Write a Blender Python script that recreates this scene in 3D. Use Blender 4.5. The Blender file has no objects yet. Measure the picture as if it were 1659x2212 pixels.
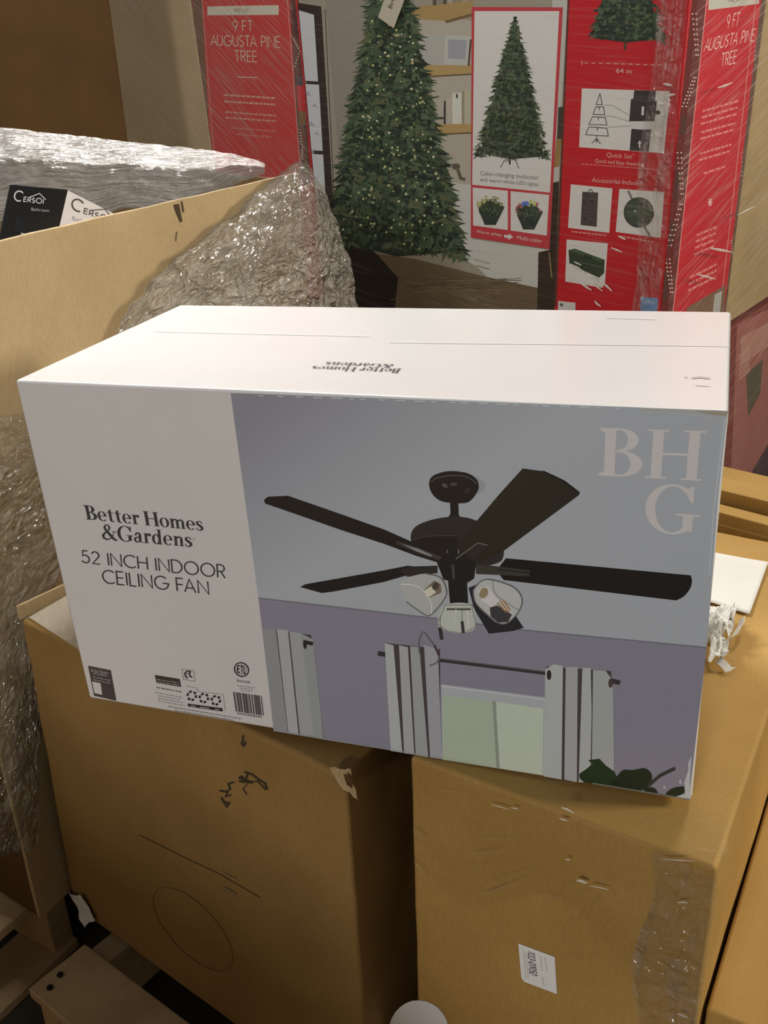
import bpy, bmesh, math, random
from mathutils import Vector, Matrix, noise
from mathutils.geometry import tessellate_polygon
random.seed(7)
SC = bpy.context.scene
COL = SC.collection

# ------------------------------------------------------------------ camera
FPX, CX, CY = 2040.0, 829.5, 1106.0
RT = Vector((0.999312, -0.015043, -0.033900))      # camera right
DN = Vector((-0.037088, -0.405331, -0.913417))     # camera down
FW = Vector((0.0, 0.914046, -0.405610))            # camera forward
EYE = Vector((0, 0, 1.235))
cd = bpy.data.cameras.new('camera'); cam = bpy.data.objects.new('camera', cd); COL.objects.link(cam)
cd.sensor_fit = 'VERTICAL'; cd.sensor_height = 36.0; cd.lens = FPX / 2212 * 36.0
cd.clip_start = 0.02; cd.clip_end = 100
m = Matrix.Identity(4)
for i in range(3):
    m[i][0], m[i][1], m[i][2], m[i][3] = RT[i], -DN[i], -FW[i], EYE[i]
cam.matrix_world = m
SC.camera = cam

# ------------------------------------------------------------------ light
SC.view_settings.view_transform = 'Standard'
SC.view_settings.look = 'None'
SC.view_settings.gamma = 1.0
SC.view_settings.use_curve_mapping = False
SC.view_settings.exposure = 0.0
world = bpy.data.worlds.new('warehouse_air'); SC.world = world; world.use_nodes = True
wb = world.node_tree.nodes['Background']
wb.inputs[0].default_value = (1.0, 0.96, 0.92, 1); wb.inputs[1].default_value = 0.13

def area(name, loc, aim, size, power, col=(1, 0.93, 0.82), sy=None, spread=180):
    l = bpy.data.lights.new(name, 'AREA'); l.energy = power; l.color = col
    l.spread = math.radians(spread); l.shape = 'RECTANGLE'; l.size = size; l.size_y = sy or size
    o = bpy.data.objects.new(name, l); COL.objects.link(o); o.location = loc
    o.rotation_euler = (Vector(aim) - Vector(loc)).to_track_quat('-Z', 'Y').to_euler()
    return o
area('lamp_or_fill', (1.7, 3.3, 3.7), (0.2, 0.9, 0.6), 0.5, 45, (1, .93, .82))
area('lamp_or_fill', (-2.1, 5.2, 5.0), (-0.4, 1.6, 1.0), 3.6, 440, (1, .97, .92), sy=.45)
area('lamp_or_fill', (-1.9, -3.2, 2.25), (0, 1.0, 0.8), 0.45, 66, (1, .96, .93))
area('lamp_or_fill', (2.8, 0.5, 1.95), (0.0, 1.2, 0.8), 0.5, 56, (1, .93, .78))
area('lamp_or_fill', (0.6, -0.3, 3.4), (-0.2, 2.6, 1.2), 0.5, 3.0, (1, .95, .90), spread=45)  # fill light added to brighten the tree cartons
area('lamp_or_fill', (0.55, 0.95, 3.6), (-0.44, 1.16, 0.80), 0.4, 1.0, (1, .96, .90), spread=22)  # narrow fill added to brighten the left carton's top and the film beside it

# ------------------------------------------------------------------ helpers
def ray(px, py):
    return RT * ((px - CX) / FPX) + DN * ((py - CY) / FPX) + FW
def at(px, py, d):
    "point on the sight line through a pixel, at distance d along world y"
    r = ray(px, py); return EYE + r * (d / r.y)
def onz(px, py, z):
    r = ray(px, py); return EYE + r * ((z - EYE.z) / r.z)
def onplane(px, py, p0, n):
    r = ray(px, py); return EYE + r * ((p0 - EYE).dot(n) / r.dot(n))
def lin(c):
    out = []
    for v in c:
        v /= 255.0
        out.append(v / 12.92 if v <= 0.04045 else ((v + 0.055) / 1.055) ** 2.4)
    return out
MATS = {}
def new_mat(name):
    mt = bpy.data.materials.new(name); mt.use_nodes = True
    nt = mt.node_tree; return mt, nt, nt.nodes['Principled BSDF']
def node(nt, typ, **kw):
    n = nt.nodes.new(typ)
    for k, v in kw.items(): setattr(n, k, v)
    return n
REF = {'box': lin((160, 152, 148)), 'tree': lin((148, 140, 132)), 'top': lin((222, 222, 214)), 'kraft': lin((158, 150, 140)), 'side': lin((200, 190, 178))}
def ink(rgb, ref='box', rough=0.32):
    "printing ink: its colour is read relative to the white of the same carton"
    key = (tuple(rgb), ref)
    if key in MATS: return MATS[key]
    mt, nt, b = new_mat('ink')
    c = [min(0.9, 0.80 * a / r) for a, r in zip(lin(rgb), REF[ref])]
    tc = node(nt, 'ShaderNodeTexCoord'); nz = node(nt, 'ShaderNodeTexNoise'); nz.inputs['Scale'].default_value = 900
    nt.links.new(tc.outputs['Object'], nz.inputs['Vector'])
    mx = node(nt, 'ShaderNodeMix', data_type='RGBA')
    mx.inputs['A'].default_value = (*[v * 0.94 for v in c], 1); mx.inputs['B'].default_value = (*[min(1, v * 1.06) for v in c], 1)
    nt.links.new(nz.outputs['Fac'], mx.inputs['Factor']); nt.links.new(mx.outputs['Result'], b.inputs['Base Color'])
    b.inputs['Roughness'].default_value = rough
    MATS[key] = mt; return mt
def kraft(name, c1, c2, rough=0.7, scale=5.0, stain=0.0, corr=True):
    mt, nt, b = new_mat(name)
    tc = node(nt, 'ShaderNodeTexCoord')
    n1 = node(nt, 'ShaderNodeTexNoise'); n1.inputs['Scale'].default_value = scale; n1.inputs['Detail'].default_value = 5
    n2 = node(nt, 'ShaderNodeTexNoise'); n2.inputs['Scale'].default_value = 420; n2.inputs['Detail'].default_value = 2
    mp = node(nt, 'ShaderNodeMapping'); mp.inputs['Scale'].default_value = (1, 1, 0.25)
    nt.links.new(tc.outputs['Object'], n1.inputs['Vector']); nt.links.new(tc.outputs['Object'], mp.inputs['Vector'])
    nt.links.new(mp.outputs['Vector'], n2.inputs['Vector'])
    r = node(nt, 'ShaderNodeValToRGB'); r.color_ramp.elements[0].position = 0.32; r.color_ramp.elements[1].position = 0.68
    r.color_ramp.elements[0].color = (*c1, 1); r.color_ramp.elements[1].color = (*c2, 1)
    nt.links.new(n1.outputs['Fac'], r.inputs['Fac'])
    mx = node(nt, 'ShaderNodeMix', data_type='RGBA', blend_type='MULTIPLY'); mx.inputs['Factor'].default_value = 0.35
    r2 = node(nt, 'ShaderNodeValToRGB'); r2.color_ramp.elements[0].position = 0.3; r2.color_ramp.elements[1].position = 0.6
    r2.color_ramp.elements[0].color = (0.72, 0.70, 0.66, 1); r2.color_ramp.elements[1].color = (1, 1, 1, 1)
    nt.links.new(n2.outputs['Fac'], r2.inputs['Fac']); nt.links.new(r.outputs['Color'], mx.inputs['A']); nt.links.new(r2.outputs['Color'], mx.inputs['B'])
    nt.links.new(mx.outputs['Result'], b.inputs['Base Color'])
    b.inputs['Roughness'].default_value = rough; b.inputs['Specular IOR Level'].default_value = 0.3
    bp = node(nt, 'ShaderNodeBump'); bp.inputs['Strength'].default_value = 0.12; bp.inputs['Distance'].default_value = 0.002
    nt.links.new(n1.outputs['Fac'], bp.inputs['Height']); nt.links.new(bp.outputs['Normal'], b.inputs['Normal'])
    return mt
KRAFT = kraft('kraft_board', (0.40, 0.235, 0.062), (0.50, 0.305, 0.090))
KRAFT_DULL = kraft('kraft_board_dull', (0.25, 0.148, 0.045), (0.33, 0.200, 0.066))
KRAFT_TAN = kraft('kraft_board_pale', (0.40, 0.29, 0.15), (0.50, 0.37, 0.20))
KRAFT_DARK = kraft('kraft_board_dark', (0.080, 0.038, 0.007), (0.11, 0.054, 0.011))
WOOD = kraft('pallet_wood', (0.44, 0.31, 0.165), (0.62, 0.46, 0.26), rough=0.8, scale=9)
def plain(name, c, rough=0.4, spec=0.5, coat=0.0, bump=0.0, bscale=40):
    mt, nt, b = new_mat(name)
    tc = node(nt, 'ShaderNodeTexCoord'); nz = node(nt, 'ShaderNodeTexNoise'); nz.inputs['Scale'].default_value = bscale; nz.inputs['Detail'].default_value = 3
    nt.links.new(tc.outputs['Object'], nz.inputs['Vector'])
    mx = node(nt, 'ShaderNodeMix', data_type='RGBA')
    mx.inputs['A'].default_value = (*[v * 0.96 for v in c], 1); mx.inputs['B'].default_value = (*[min(1, v * 1.03) for v in c], 1)
    nt.links.new(nz.outputs['Fac'], mx.inputs['Factor']); nt.links.new(mx.outputs['Result'], b.inputs['Base Color'])
    b.inputs['Roughness'].default_value = rough; b.inputs['Specular IOR Level'].default_value = spec; b.inputs['Coat Weight'].default_value = coat; b.inputs['Coat Roughness'].default_value = .16
    if bump:
        bp = node(nt, 'ShaderNodeBump'); bp.inputs['Strength'].default_value = bump; bp.inputs['Distance'].default_value = 0.003
        nt.links.new(nz.outputs['Fac'], bp.inputs['Height']); nt.links.new(bp.outputs['Normal'], b.inputs['Normal'])
    return mt
WHITE_CARD = plain('white_laminated_card', (0.80, 0.80, 0.80), rough=0.24, coat=0.5, bump=0.05, bscale=14)
PAPER = plain('white_paper', (0.74, 0.73, 0.69), rough=0.8, spec=0.2)
TISSUE = plain('crumpled_paper', (0.82, 0.81, 0.78), rough=0.85, spec=0.2)
BLACK_CARD = plain('black_glossy_card', (0.012, 0.012, 0.012), rough=0.25)
GREY_CARD = plain('pale_grey_card', (0.42, 0.38, 0.36), rough=0.45)
CONCRETE = kraft('concrete_floor', (0.045, 0.04, 0.033), (0.09, 0.08, 0.065), rough=0.6, scale=3)
RED_CARD = plain('red_card', (0.50, 0.028, 0.032), rough=0.40)
FOAM = plain('white_foam', (0.75, 0.75, 0.74), rough=0.9, spec=0.1, bump=0.3, bscale=160)

def film_mat(name, base, streak, angle, stretch=18.0, scale=9.0, rough=0.16, tint=(0.75, 0.73, 0.68), bump=0.5, lo=0.5, hi=0.72, bdist=0.004, crease=0):
    "clear plastic film: mostly see-through, with sheen and drawn-out wrinkles along one direction of its UVs"
    mt, nt, b = new_mat(name)
    uv = node(nt, 'ShaderNodeTexCoord')
    mp = node(nt, 'ShaderNodeMapping'); mp.inputs['Rotation'].default_value = (0, 0, angle)
    mp2 = node(nt, 'ShaderNodeMapping'); mp2.inputs['Scale'].default_value = (scale, scale * stretch, 1)
    nt.links.new(uv.outputs['UV'], mp.inputs['Vector']); nt.links.new(mp.outputs['Vector'], mp2.inputs['Vector'])
    n1 = node(nt, 'ShaderNodeTexNoise'); n1.inputs['Scale'].default_value = 1.0; n1.inputs['Detail'].default_value = 4; n1.inputs['Roughness'].default_value = 0.62
    nt.links.new(mp2.outputs['Vector'], n1.inputs['Vector'])
    n2 = node(nt, 'ShaderNodeTexNoise'); n2.inputs['Scale'].default_value = 5.5; n2.inputs['Detail'].default_value = 2
    nt.links.new(uv.outputs['UV'], n2.inputs['Vector'])
    r = node(nt, 'ShaderNodeMapRange'); r.inputs['From Min'].default_value = lo; r.inputs['From Max'].default_value = hi
    r.inputs['To Min'].default_value = 0; r.inputs['To Max'].default_value = 1; r.clamp = True
    nt.links.new(n1.outputs['Fac'], r.inputs['Value'])
    r2 = node(nt, 'ShaderNodeMapRange'); r2.inputs['From Min'].default_value = 0.38; r2.inputs['From Max'].default_value = 0.62; r2.clamp = True
    r2.inputs['To Min'].default_value = 0.35
    nt.links.new(n2.outputs['Fac'], r2.inputs['Value'])
    mu = node(nt, 'ShaderNodeMath', operation='MULTIPLY'); nt.links.new(r.outputs['Result'], mu.inputs[0]); nt.links.new(r2.outputs['Result'], mu.inputs[1])
    ma = node(nt, 'ShaderNodeMath', operation='MULTIPLY_ADD'); ma.inputs[1].default_value = streak; ma.inputs[2].default_value = base; ma.use_clamp = True
    nt.links.new(mu.outputs[0], ma.inputs[0])
    bp = node(nt, 'ShaderNodeBump'); bp.inputs['Strength'].default_value = bump; bp.inputs['Distance'].default_value = bdist
    nt.links.new(n1.outputs['Fac'], bp.inputs['Height'])
    if crease:
        dv = node(nt, 'ShaderNodeMix', data_type='VECTOR'); dv.inputs['Factor'].default_value = .06
        nd_ = node(nt, 'ShaderNodeTexNoise'); nd_.inputs['Scale'].default_value = crease * .4; nt.links.new(uv.outputs['UV'], nd_.inputs['Vector'])
        nt.links.new(uv.outputs['UV'], dv.inputs['A']); nt.links.new(nd_.outputs['Color'], dv.inputs['B'])
        hs = []
        for sc_, wt in ((crease, 1.0), (crease * 2.7, .4)):
            v = node(nt, 'ShaderNodeTexVoronoi', feature='DISTANCE_TO_EDGE'); v.inputs['Scale'].default_value = sc_
            nt.links.new(dv.outputs['Result'], v.inputs['Vector'])
            mm = node(nt, 'ShaderNodeMath', operation='MULTIPLY'); mm.inputs[1].default_value = wt; nt.links.new(v.outputs['Distance'], mm.inputs[0]); hs.append(mm)
        ad = node(nt, 'ShaderNodeMath', operation='ADD'); nt.links.new(hs[0].outputs[0], ad.inputs[0]); nt.links.new(hs[1].outputs[0], ad.inputs[1])
        ad2 = node(nt, 'ShaderNodeMath', operation='MULTIPLY_ADD'); ad2.inputs[1].default_value = .5; nt.links.new(n1.outputs['Fac'], ad2.inputs[0]); nt.links.new(ad.outputs[0], ad2.inputs[2])
        nt.links.new(ad2.outputs[0], bp.inputs['Height'])
    b.inputs['Base Color'].default_value = (*tint, 1); b.inputs['Roughness'].default_value = rough; b.inputs['Specular IOR Level'].default_value = 1.0
    b.inputs['Coat Weight'].default_value = 1.0; b.inputs['Coat Roughness'].default_value = rough * 0.6
    nt.links.new(bp.outputs['Normal'], b.inputs['Normal']); nt.links.new(bp.outputs['Normal'], b.inputs['Coat Normal'])
    tr = node(nt, 'ShaderNodeBsdfTransparent'); tr.inputs[0].default_value = (0.97, 0.97, 0.95, 1)
    ms = node(nt, 'ShaderNodeMixShader'); nt.links.new(ma.outputs[0], ms.inputs[0]); nt.links.new(tr.outputs[0], ms.inputs[1]); nt.links.new(b.outputs[0], ms.inputs[2])
    nt.links.new(ms.outputs[0], nt.nodes['Material Output'].inputs['Surface'])
    return mt

def tag(o, label, cat, group=None, kind=None):
    if label: o['label'] = label
    if cat: o['category'] = cat
    if group: o['group'] = group
    if kind: o['kind'] = kind
    return o
def link(name, me, mats, parent=None):
    o = bpy.data.objects.new(name, me)
    for mt in (mats if isinstance(mats, (list, tuple)) else [mats]): me.materials.append(mt)
    COL.objects.link(o)
    if parent: o.parent = parent
    return o
def mesh_obj(name, verts, faces, mat, parent=None, uvs=None, smooth=False):
    me = bpy.data.meshes.new(name); me.from_pydata([tuple(v) for v in verts], [], faces)
    if uvs:
        ul = me.uv_layers.new(name='UVMap')
        for lp in me.loops: ul.data[lp.index].uv = uvs[lp.vertex_index]
    me.validate(); me.update()
    if smooth: me.polygons.foreach_set('use_smooth', [True] * len(me.polygons))
    return link(name, me, mat, parent)

def hexa(name, c, mat, parent=None, cuts=0, bulge=0.0, seed=0, bevel=0.003, rough_edge=0.0):
    "a six-sided body from 8 corners (4 bottom counter-clockwise, 4 top), gently bulged, with soft edges"
    c = [Vector(p) for p in c]
    bm = bmesh.new(); bmesh.ops.create_cube(bm, size=1)
    if cuts: bmesh.ops.subdivide_edges(bm, edges=bm.edges[:], cuts=cuts, use_grid_fill=True)
    for v in bm.verts:
        u, w, t = v.co.x + .5, v.co.y + .5, v.co.z + .5
        lo = c[0].lerp(c[1], u).lerp(c[3].lerp(c[2], u), w); hi = c[4].lerp(c[5], u).lerp(c[7].lerp(c[6], u), w)
        p = lo.lerp(hi, t)
        if bulge or rough_edge:
            ctr = (c[0] + c[6]) / 2
            s = Vector((seed * 3.1, seed * 1.7, seed))
            n = noise.noise(p * 4 + s)
            inner = min(1, 16 * max(u * (1 - u) * w * (1 - w), u * (1 - u) * t * (1 - t), w * (1 - w) * t * (1 - t)))
            p = p + (p - ctr).normalized() * n * bulge * inner
            p = p + Vector((noise.noise(p * 23 + s), noise.noise(p * 21 - s), noise.noise(p * 22 + s * 2))) * rough_edge
        v.co = p
    bmesh.ops.recalc_face_normals(bm, faces=bm.faces[:])
    for f in bm.faces: f.smooth = True
    me = bpy.data.meshes.new(name); bm.to_mesh(me); bm.free()
    o = link(name, me, mat, parent)
    bv = o.modifiers.new('bevel', 'BEVEL'); bv.width = bevel; bv.segments = 2; bv.limit_method = 'ANGLE'; bv.angle_limit = math.radians(45); bv.harden_normals = True
    return o
def base8(p, ex, ey, ez):
    p, ex, ey, ez = map(Vector, (p, ex, ey, ez))
    lo = [p, p + ex, p + ex + ey, p + ey]
    return lo + [q + ez for q in lo]

def curved(pts, n=5):
    "closed smooth outline through the given points"
    out = []; N = len(pts)
    for i in range(N):
        p0, p1, p2, p3 = (Vector(pts[(i + k - 1) % N]) for k in range(4))
        for j in range(n):
            t = j / n
            out.append(tuple(.5 * ((2 * p1) + (p2 - p0) * t + (2 * p0 - 5 * p1 + 4 * p2 - p3) * t * t + (3 * p1 - p0 - 3 * p2 + p3) * t ** 3)))
    return out
def curved_line(pts, n=5):
    q = [pts[0]] + list(pts) + [pts[-1]]; out = []
    for i in range(1, len(q) - 2):
        p0, p1, p2, p3 = (Vector(q[i + k - 1]) for k in range(4))
        for j in range(n):
            t = j / n
            out.append(tuple(.5 * ((2 * p1) + (p2 - p0) * t + (2 * p0 - 5 * p1 + 4 * p2 - p3) * t * t + (3 * p1 - p0 - 3 * p2 + p3) * t ** 3)))
    return out + [tuple(pts[-1])]
class Print:
    "flat printing on one face: polygons given in photograph coordinates, laid on the face's own plane"
    def __init__(s, p0, n, ref='box'):
        s.p0 = Vector(p0); s.n = Vector(n).normalized(); s.ref = ref
        if s.n.dot(EYE - s.p0) < 0: s.n = -s.n
        s.clear()
    clip = None                                     # (axis, lowest, highest) limits of the face, if any
    def clear(s): s.v = []; s.f = []; s.mi = []; s.mats = []; s.k = 0
    bvh = None                                      # the bulged board the printing follows, if it is not flat
    def follow(s, o):
        from mathutils.bvhtree import BVHTree
        s.bvh = BVHTree.FromPolygons([v.co.copy() for v in o.data.vertices], [list(p.vertices) for p in o.data.polygons]); return s
    def pt(s, x, y, layer=1):
        h = 0.0003 + 0.00007 * layer + 0.000006 * (s.k % 10); p = onplane(x, y, s.p0 + s.n * h, s.n)
        if s.bvh:
            hit = s.bvh.ray_cast(p + s.n * .05, -s.n, .1)[0]
            if hit: p = hit + s.n * (h + .0004)
        return p
    def cut(s, P):
        for ax, lo, hi in s.clip or ():
            for sg, lim in ((1, lo), (-1, -hi)):
                out = []
                for a, b in zip(P, P[1:] + P[:1]):
                    da, db = sg * (a - s.p0).dot(ax) - lim, sg * (b - s.p0).dot(ax) - lim
                    if da >= 0: out.append(a)
                    if (da < 0) != (db < 0): out.append(a.lerp(b, da / (da - db)))
                P = out
                if len(P) < 3: return []
        return P
    def add(s, P, k):
        P = s.cut(P)
        if len(P) < 3: return
        b = len(s.v); s.v += P; s.f.append(tuple(range(b, b + len(P)))); s.mi.append(k)
    def mat(s, c):
        mt = c if not isinstance(c, tuple) else ink(c, s.ref)
        if mt not in s.mats: s.mats.append(mt)
        return s.mats.index(mt)
    def poly(s, pts, c, layer=1):
        s.k += 1; P = [s.pt(x, y, layer) for x, y in pts]; k = s.mat(c)
        if len(pts) <= 4: s.add(P, k)
        else:
            for t in tessellate_polygon([[Vector((x, y, 0)) for x, y in pts]]): s.add([P[i] for i in t], k)
    def line(s, pts, w, c, layer=1):
        for q in stroke([Vector((x, y)) for x, y in pts], w): s.poly([tuple(a) for a in q], c, layer)
    def ell(s, cx, cy, rx, ry, c, layer=1, rot=0, n=28):
        ca, sa = math.cos(rot), math.sin(rot)
        s.poly([(cx + rx * math.cos(a) * ca - ry * math.sin(a) * sa, cy + rx * math.cos(a) * sa + ry * math.sin(a) * ca) for a in [i * 2 * math.pi / n for i in range(n)]], c, layer)
    def text(s, t, bl, br, tl, tr, c, font='stroke', layer=3, w=0.075):
        "bl..tr: pixel corners of baseline start, baseline end, cap-height start, cap-height end"
        polys, W = FONTS[font](t, w)
        bl, br, tl, tr = map(Vector, (bl, br, tl, tr))
        for pg in polys:
            out = []
            for x, y in pg:
                u = x / W; q = bl.lerp(br, u).lerp(tl.lerp(tr, u), y); out.append(tuple(q))
            s.poly(out, c, layer)
    def done(s, name, parent, label=None):
        me = bpy.data.meshes.new(name); me.from_pydata([tuple(v) for v in s.v], [], s.f)
        for mt in s.mats: me.materials.append(mt)
        me.polygons.foreach_set('material_index', s.mi)
        bm = bmesh.new(); bm.from_mesh(me)
        for f in bm.faces:
            f.normal_update()
            if f.normal.dot(s.n) < 0: f.normal_flip()
        bm.to_mesh(me); bm.free(); me.update()
        o = bpy.data.objects.new(name, me); COL.objects.link(o); o.parent = parent
        if label: o['label'] = label
        s.clear(); return o

# ------------------------------------------------------------------ lettering
def stroke(pts, w):
    "a polyline turned into a band of quads with mitred joints"
    n = len(pts); L = []; R = []
    ws = w if isinstance(w, (list, tuple)) else [w] * n
    for i, p in enumerate(pts):
        a = pts[max(0, i - 1)]; b = pts[min(n - 1, i + 1)]
        d1 = (p - a); d2 = (b - p)
        if d1.length < 1e-9: d1 = d2
        if d2.length < 1e-9: d2 = d1
        d1 = d1.normalized(); d2 = d2.normalized(); t = (d1 + d2)
        t = t.normalized() if t.length > 1e-6 else d1
        nn = Vector((-t.y, t.x)); k = min(1.6, 1 / max(0.35, abs(nn.dot(Vector((-d1.y, d1.x))))))
        L.append(p + nn * ws[i] / 2 * k); R.append(p - nn * ws[i] / 2 * k)
    return [(L[i], L[i + 1], R[i + 1], R[i]) for i in range(n - 1)]
def arc(cx, cy, rx, ry, a0, a1, n=18):
    return [(cx + rx * math.cos(math.radians(a0 + (a1 - a0) * i / n)), cy + ry * math.sin(math.radians(a0 + (a1 - a0) * i / n))) for i in range(n + 1)]
SANS = {
 'A': (.80, [[(0, 0), (.4, 1), (.8, 0)], [(.14, .33), (.66, .33)]]),
 'C': (.82, [arc(.5, .5, .5, .5, 48, 312)]),
 'D': (.74, [[(0, 0), (0, 1), (.26, 1)] + arc(.26, .5, .48, .5, 90, -90) + [(0, 0)]]),
 'E': (.50, [[(.5, 1), (0, 1), (0, 0), (.5, 0)], [(0, .52), (.46, .52)]]),
 'F': (.48, [[(.48, 1), (0, 1), (0, 0)], [(0, .52), (.44, .52)]]),
 'G': (.96, [arc(.5, .5, .5, .5, 45, 357) + [(.58, .47)]]),
 'H': (.68, [[(0, 0), (0, 1)], [(.68, 0), (.68, 1)], [(0, .52), (.68, .52)]]),
 'I': (.02, [[(.01, 0), (.01, 1)]]),
 'L': (.44, [[(0, 1), (0, 0), (.44, 0)]]),
 'N': (.74, [[(0, 0), (0, 1), (.74, 0), (.74, 1)]]),
 'O': (1.0, [arc(.5, .5, .5, .5, 0, 360, 30)]),
 'P': (.52, [[(0, 0), (0, 1), (.26, 1)] + arc(.26, .74, .26, .26, 90, -90, 12) + [(0, .48)]]),
 'R': (.54, [[(0, 0), (0, 1), (.26, 1)] + arc(.26, .74, .26, .26, 90, -90, 12) + [(0, .48)], [(.24, .48), (.54, 0)]]),
 'S': (.52, [arc(.26, .75, .22, .25, 40, 270, 14) + arc(.26, .25, .25, .25, 90, -145, 14)[1:]]),
 'T': (.60, [[(0, 1), (.6, 1)], [(.3, 1), (.3, 0)]]),
 'U': (.64, [[(0, 1), (0, .3)] + arc(.32, .3, .32, .3, 180, 360, 14) + [(.64, 1)]]),
 'B': (.54, [[(0, 0), (0, 1), (.24, 1)] + arc(.24, .76, .22, .24, 90, -90, 10) + [(0, .52), (.27, .52)] + arc(.27, .26, .26, .26, 90, -90, 10) + [(0, 0)]]),
 '0': (.56, [arc(.28, .5, .28, .5, 0, 360, 24)]),
 '1': (.20, [[(0, .82), (.18, 1), (.18, 0)]]),
 '2': (.54, [arc(.26, .72, .26, .28, 165, -25, 14) + [(0, 0), (.54, 0)]]),
 '3': (.52, [arc(.24, .76, .22, .24, 150, -90, 12) + arc(.24, .26, .26, .26, 90, -150, 12)]),
 '5': (.54, [[(.46, 1), (.12, 1), (.06, .56)] + arc(.23, .32, .30, .32, 118, -150, 16)]),
 '8': (.54, [arc(.27, .76, .22, .24, 0, 360, 16), arc(.27, .26, .27, .26, 0, 360, 16)]),
 '9': (.56, [arc(.28, .70, .27, .30, 0, 360, 18), [(.54, .64), (.24, 0)]]),
 '6': (.56, [arc(.28, .30, .27, .30, 0, 360, 18), [(.02, .36), (.32, 1)]]),
 '4': (.60, [[(.6, .24), (0, .24), (.44, 1), (.44, 0)]]),
 '-': (.30, [[(0, .42), (.3, .42)]]), ' ': (.22, []),
}
def f_stroke(t, w):
    x = 0; out = []
    prev = ''
    for ch in t:
        W, sts = SANS[ch]
        if prev + ch in ('FA', 'TA', 'AU'): x -= .13
        prev = ch
        for st in sts:
            for q in stroke([Vector((x + a, b)) for a, b in st], w): out.append([tuple(p) for p in q])
        x += W + .21
    return out, x - .21
def rc(a, b, c, d): return [(a, c), (b, c), (b, d), (a, d)]
def ring(cx, cy, rx, ry, ix, iy, a0, a1, n=22, sx=0):
    o = arc(cx, cy, rx, ry, a0, a1, n); i = arc(cx + sx, cy, ix, iy, a0, a1, n)
    return [[o[k], o[k + 1], i[k + 1], i[k]] for k in range(n)]
def vs(pts, ws): return [[tuple(p) for p in q] for q in stroke([Vector(p) for p in pts], ws)]
SERIF = {
 'B': (.70, [rc(.08, .25, 0, 1), rc(-.01, .32, 0, .04), rc(-.01, .30, .96, 1), rc(.25, .32, .50, .54), [(.0, .04), (.08, .04), (.08, .10)], [(.0, .96), (.08, .90), (.08, .96)]]
       + ring(.30, .76, .30, .24, .13, .20, 90, -90) + ring(.32, .27, .36, .27, .17, .23, 90, -90)),
 'H': (.90, [rc(.08, .25, 0, 1), rc(.64, .81, 0, 1), rc(0, .33, 0, .04), rc(0, .33, .96, 1), rc(.56, .89, 0, .04), rc(.56, .89, .96, 1), rc(.25, .64, .485, .535)]),
 'G': (.92, ring(.46, .5, .46, .53, .29, .485, 50, 322) + [rc(.64, .81, .06, .42), rc(.52, .93, .38, .42), [(.76, 1.0), (.80, 1.0), (.80, .66), (.76, .66), (.66, .90)]]),
 'e': (.56, ring(.27, .33, .27, .35, .135, .315, 0, 318) + [rc(.12, .53, .33, .375)]),
 't': (.42, [[(.11, .10), (.25, .10), (.25, .88), (.11, .76)], rc(0, .38, .61, .66)] + ring(.27, .14, .16, .155, .03, .10, 180, 320, 10)),
 'r': (.46, [rc(.07, .21, 0, .66), rc(0, .30, 0, .04), rc(0, .21, .62, .66)] + ring(.33, .44, .17, .24, .11, .13, 50, 170, 10) + [arc(.37, .56, .075, .085, 0, 330, 10)]),
 'o': (.58, ring(.28, .33, .28, .35, .14, .315, 0, 360, 28)),
 'm': (.96, [rc(.07, .21, 0, .66), rc(.39, .53, 0, .48), rc(.72, .86, 0, .48), rc(0, .27, 0, .04), rc(.33, .59, 0, .04), rc(.66, .92, 0, .04), rc(0, .21, .62, .66)] + ring(.34, .46, .19, .21, .06, .14, 0, 160, 10) + ring(.67, .46, .19, .21, .06, .14, 0, 160, 10)),
 'n': (.63, [rc(.07, .21, 0, .66), rc(.40, .54, 0, .48), rc(0, .27, 0, .04), rc(.34, .60, 0, .04), rc(0, .21, .62, .66)] + ring(.35, .46, .19, .21, .06, .14, 0, 160, 10)),
 's': (.44, vs([(.37, .50), (.34, .62), (.22, .66), (.09, .60), (.08, .48), (.2, .37), (.33, .27), (.36, .14), (.26, .03), (.13, .02), (.04, .08), (.03, .20)], [.03, .05, .05, .10, .13, .15, .15, .13, .09, .05, .05, .03])),
 'a': (.54, [rc(.29, .43, .06, .48), rc(.40, .52, 0, .05)] + ring(.25, .48, .18, .20, .05, .15, 0, 150, 12) + [arc(.12, .52, .06, .07, 0, 330, 10)] + ring(.19, .18, .19, .20, .07, .155, 40, 330, 16)),
 'd': (.62, [rc(.37, .51, 0, 1), rc(.28, .51, .96, 1), rc(.37, .60, 0, .04)] + ring(.25, .33, .25, .35, .11, .30, 20, 340)),
 '&': (.88, vs([(.74, .56), (.64, .32), (.46, .08), (.27, .01), (.09, .10), (.06, .28), (.2, .46), (.40, .62), (.48, .80), (.40, .97), (.26, .97), (.18, .82), (.24, .64), (.44, .38), (.64, .12), (.80, .01), (.88, .04)], [.03, .04, .06, .09, .12, .13, .09, .06, .10, .06, .06, .11, .14, .16, .15, .10, .03]) + [rc(.60, .86, .54, .585)]),
 ' ': (.20, []),
}
def f_serif(t, w):
    x = 0; out = []
    for ch in t:
        W, pg = SERIF[ch]
        out += [[(a + x, b) for a, b in p] for p in pg]; x += W + .035
    return out, x - .035
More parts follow.
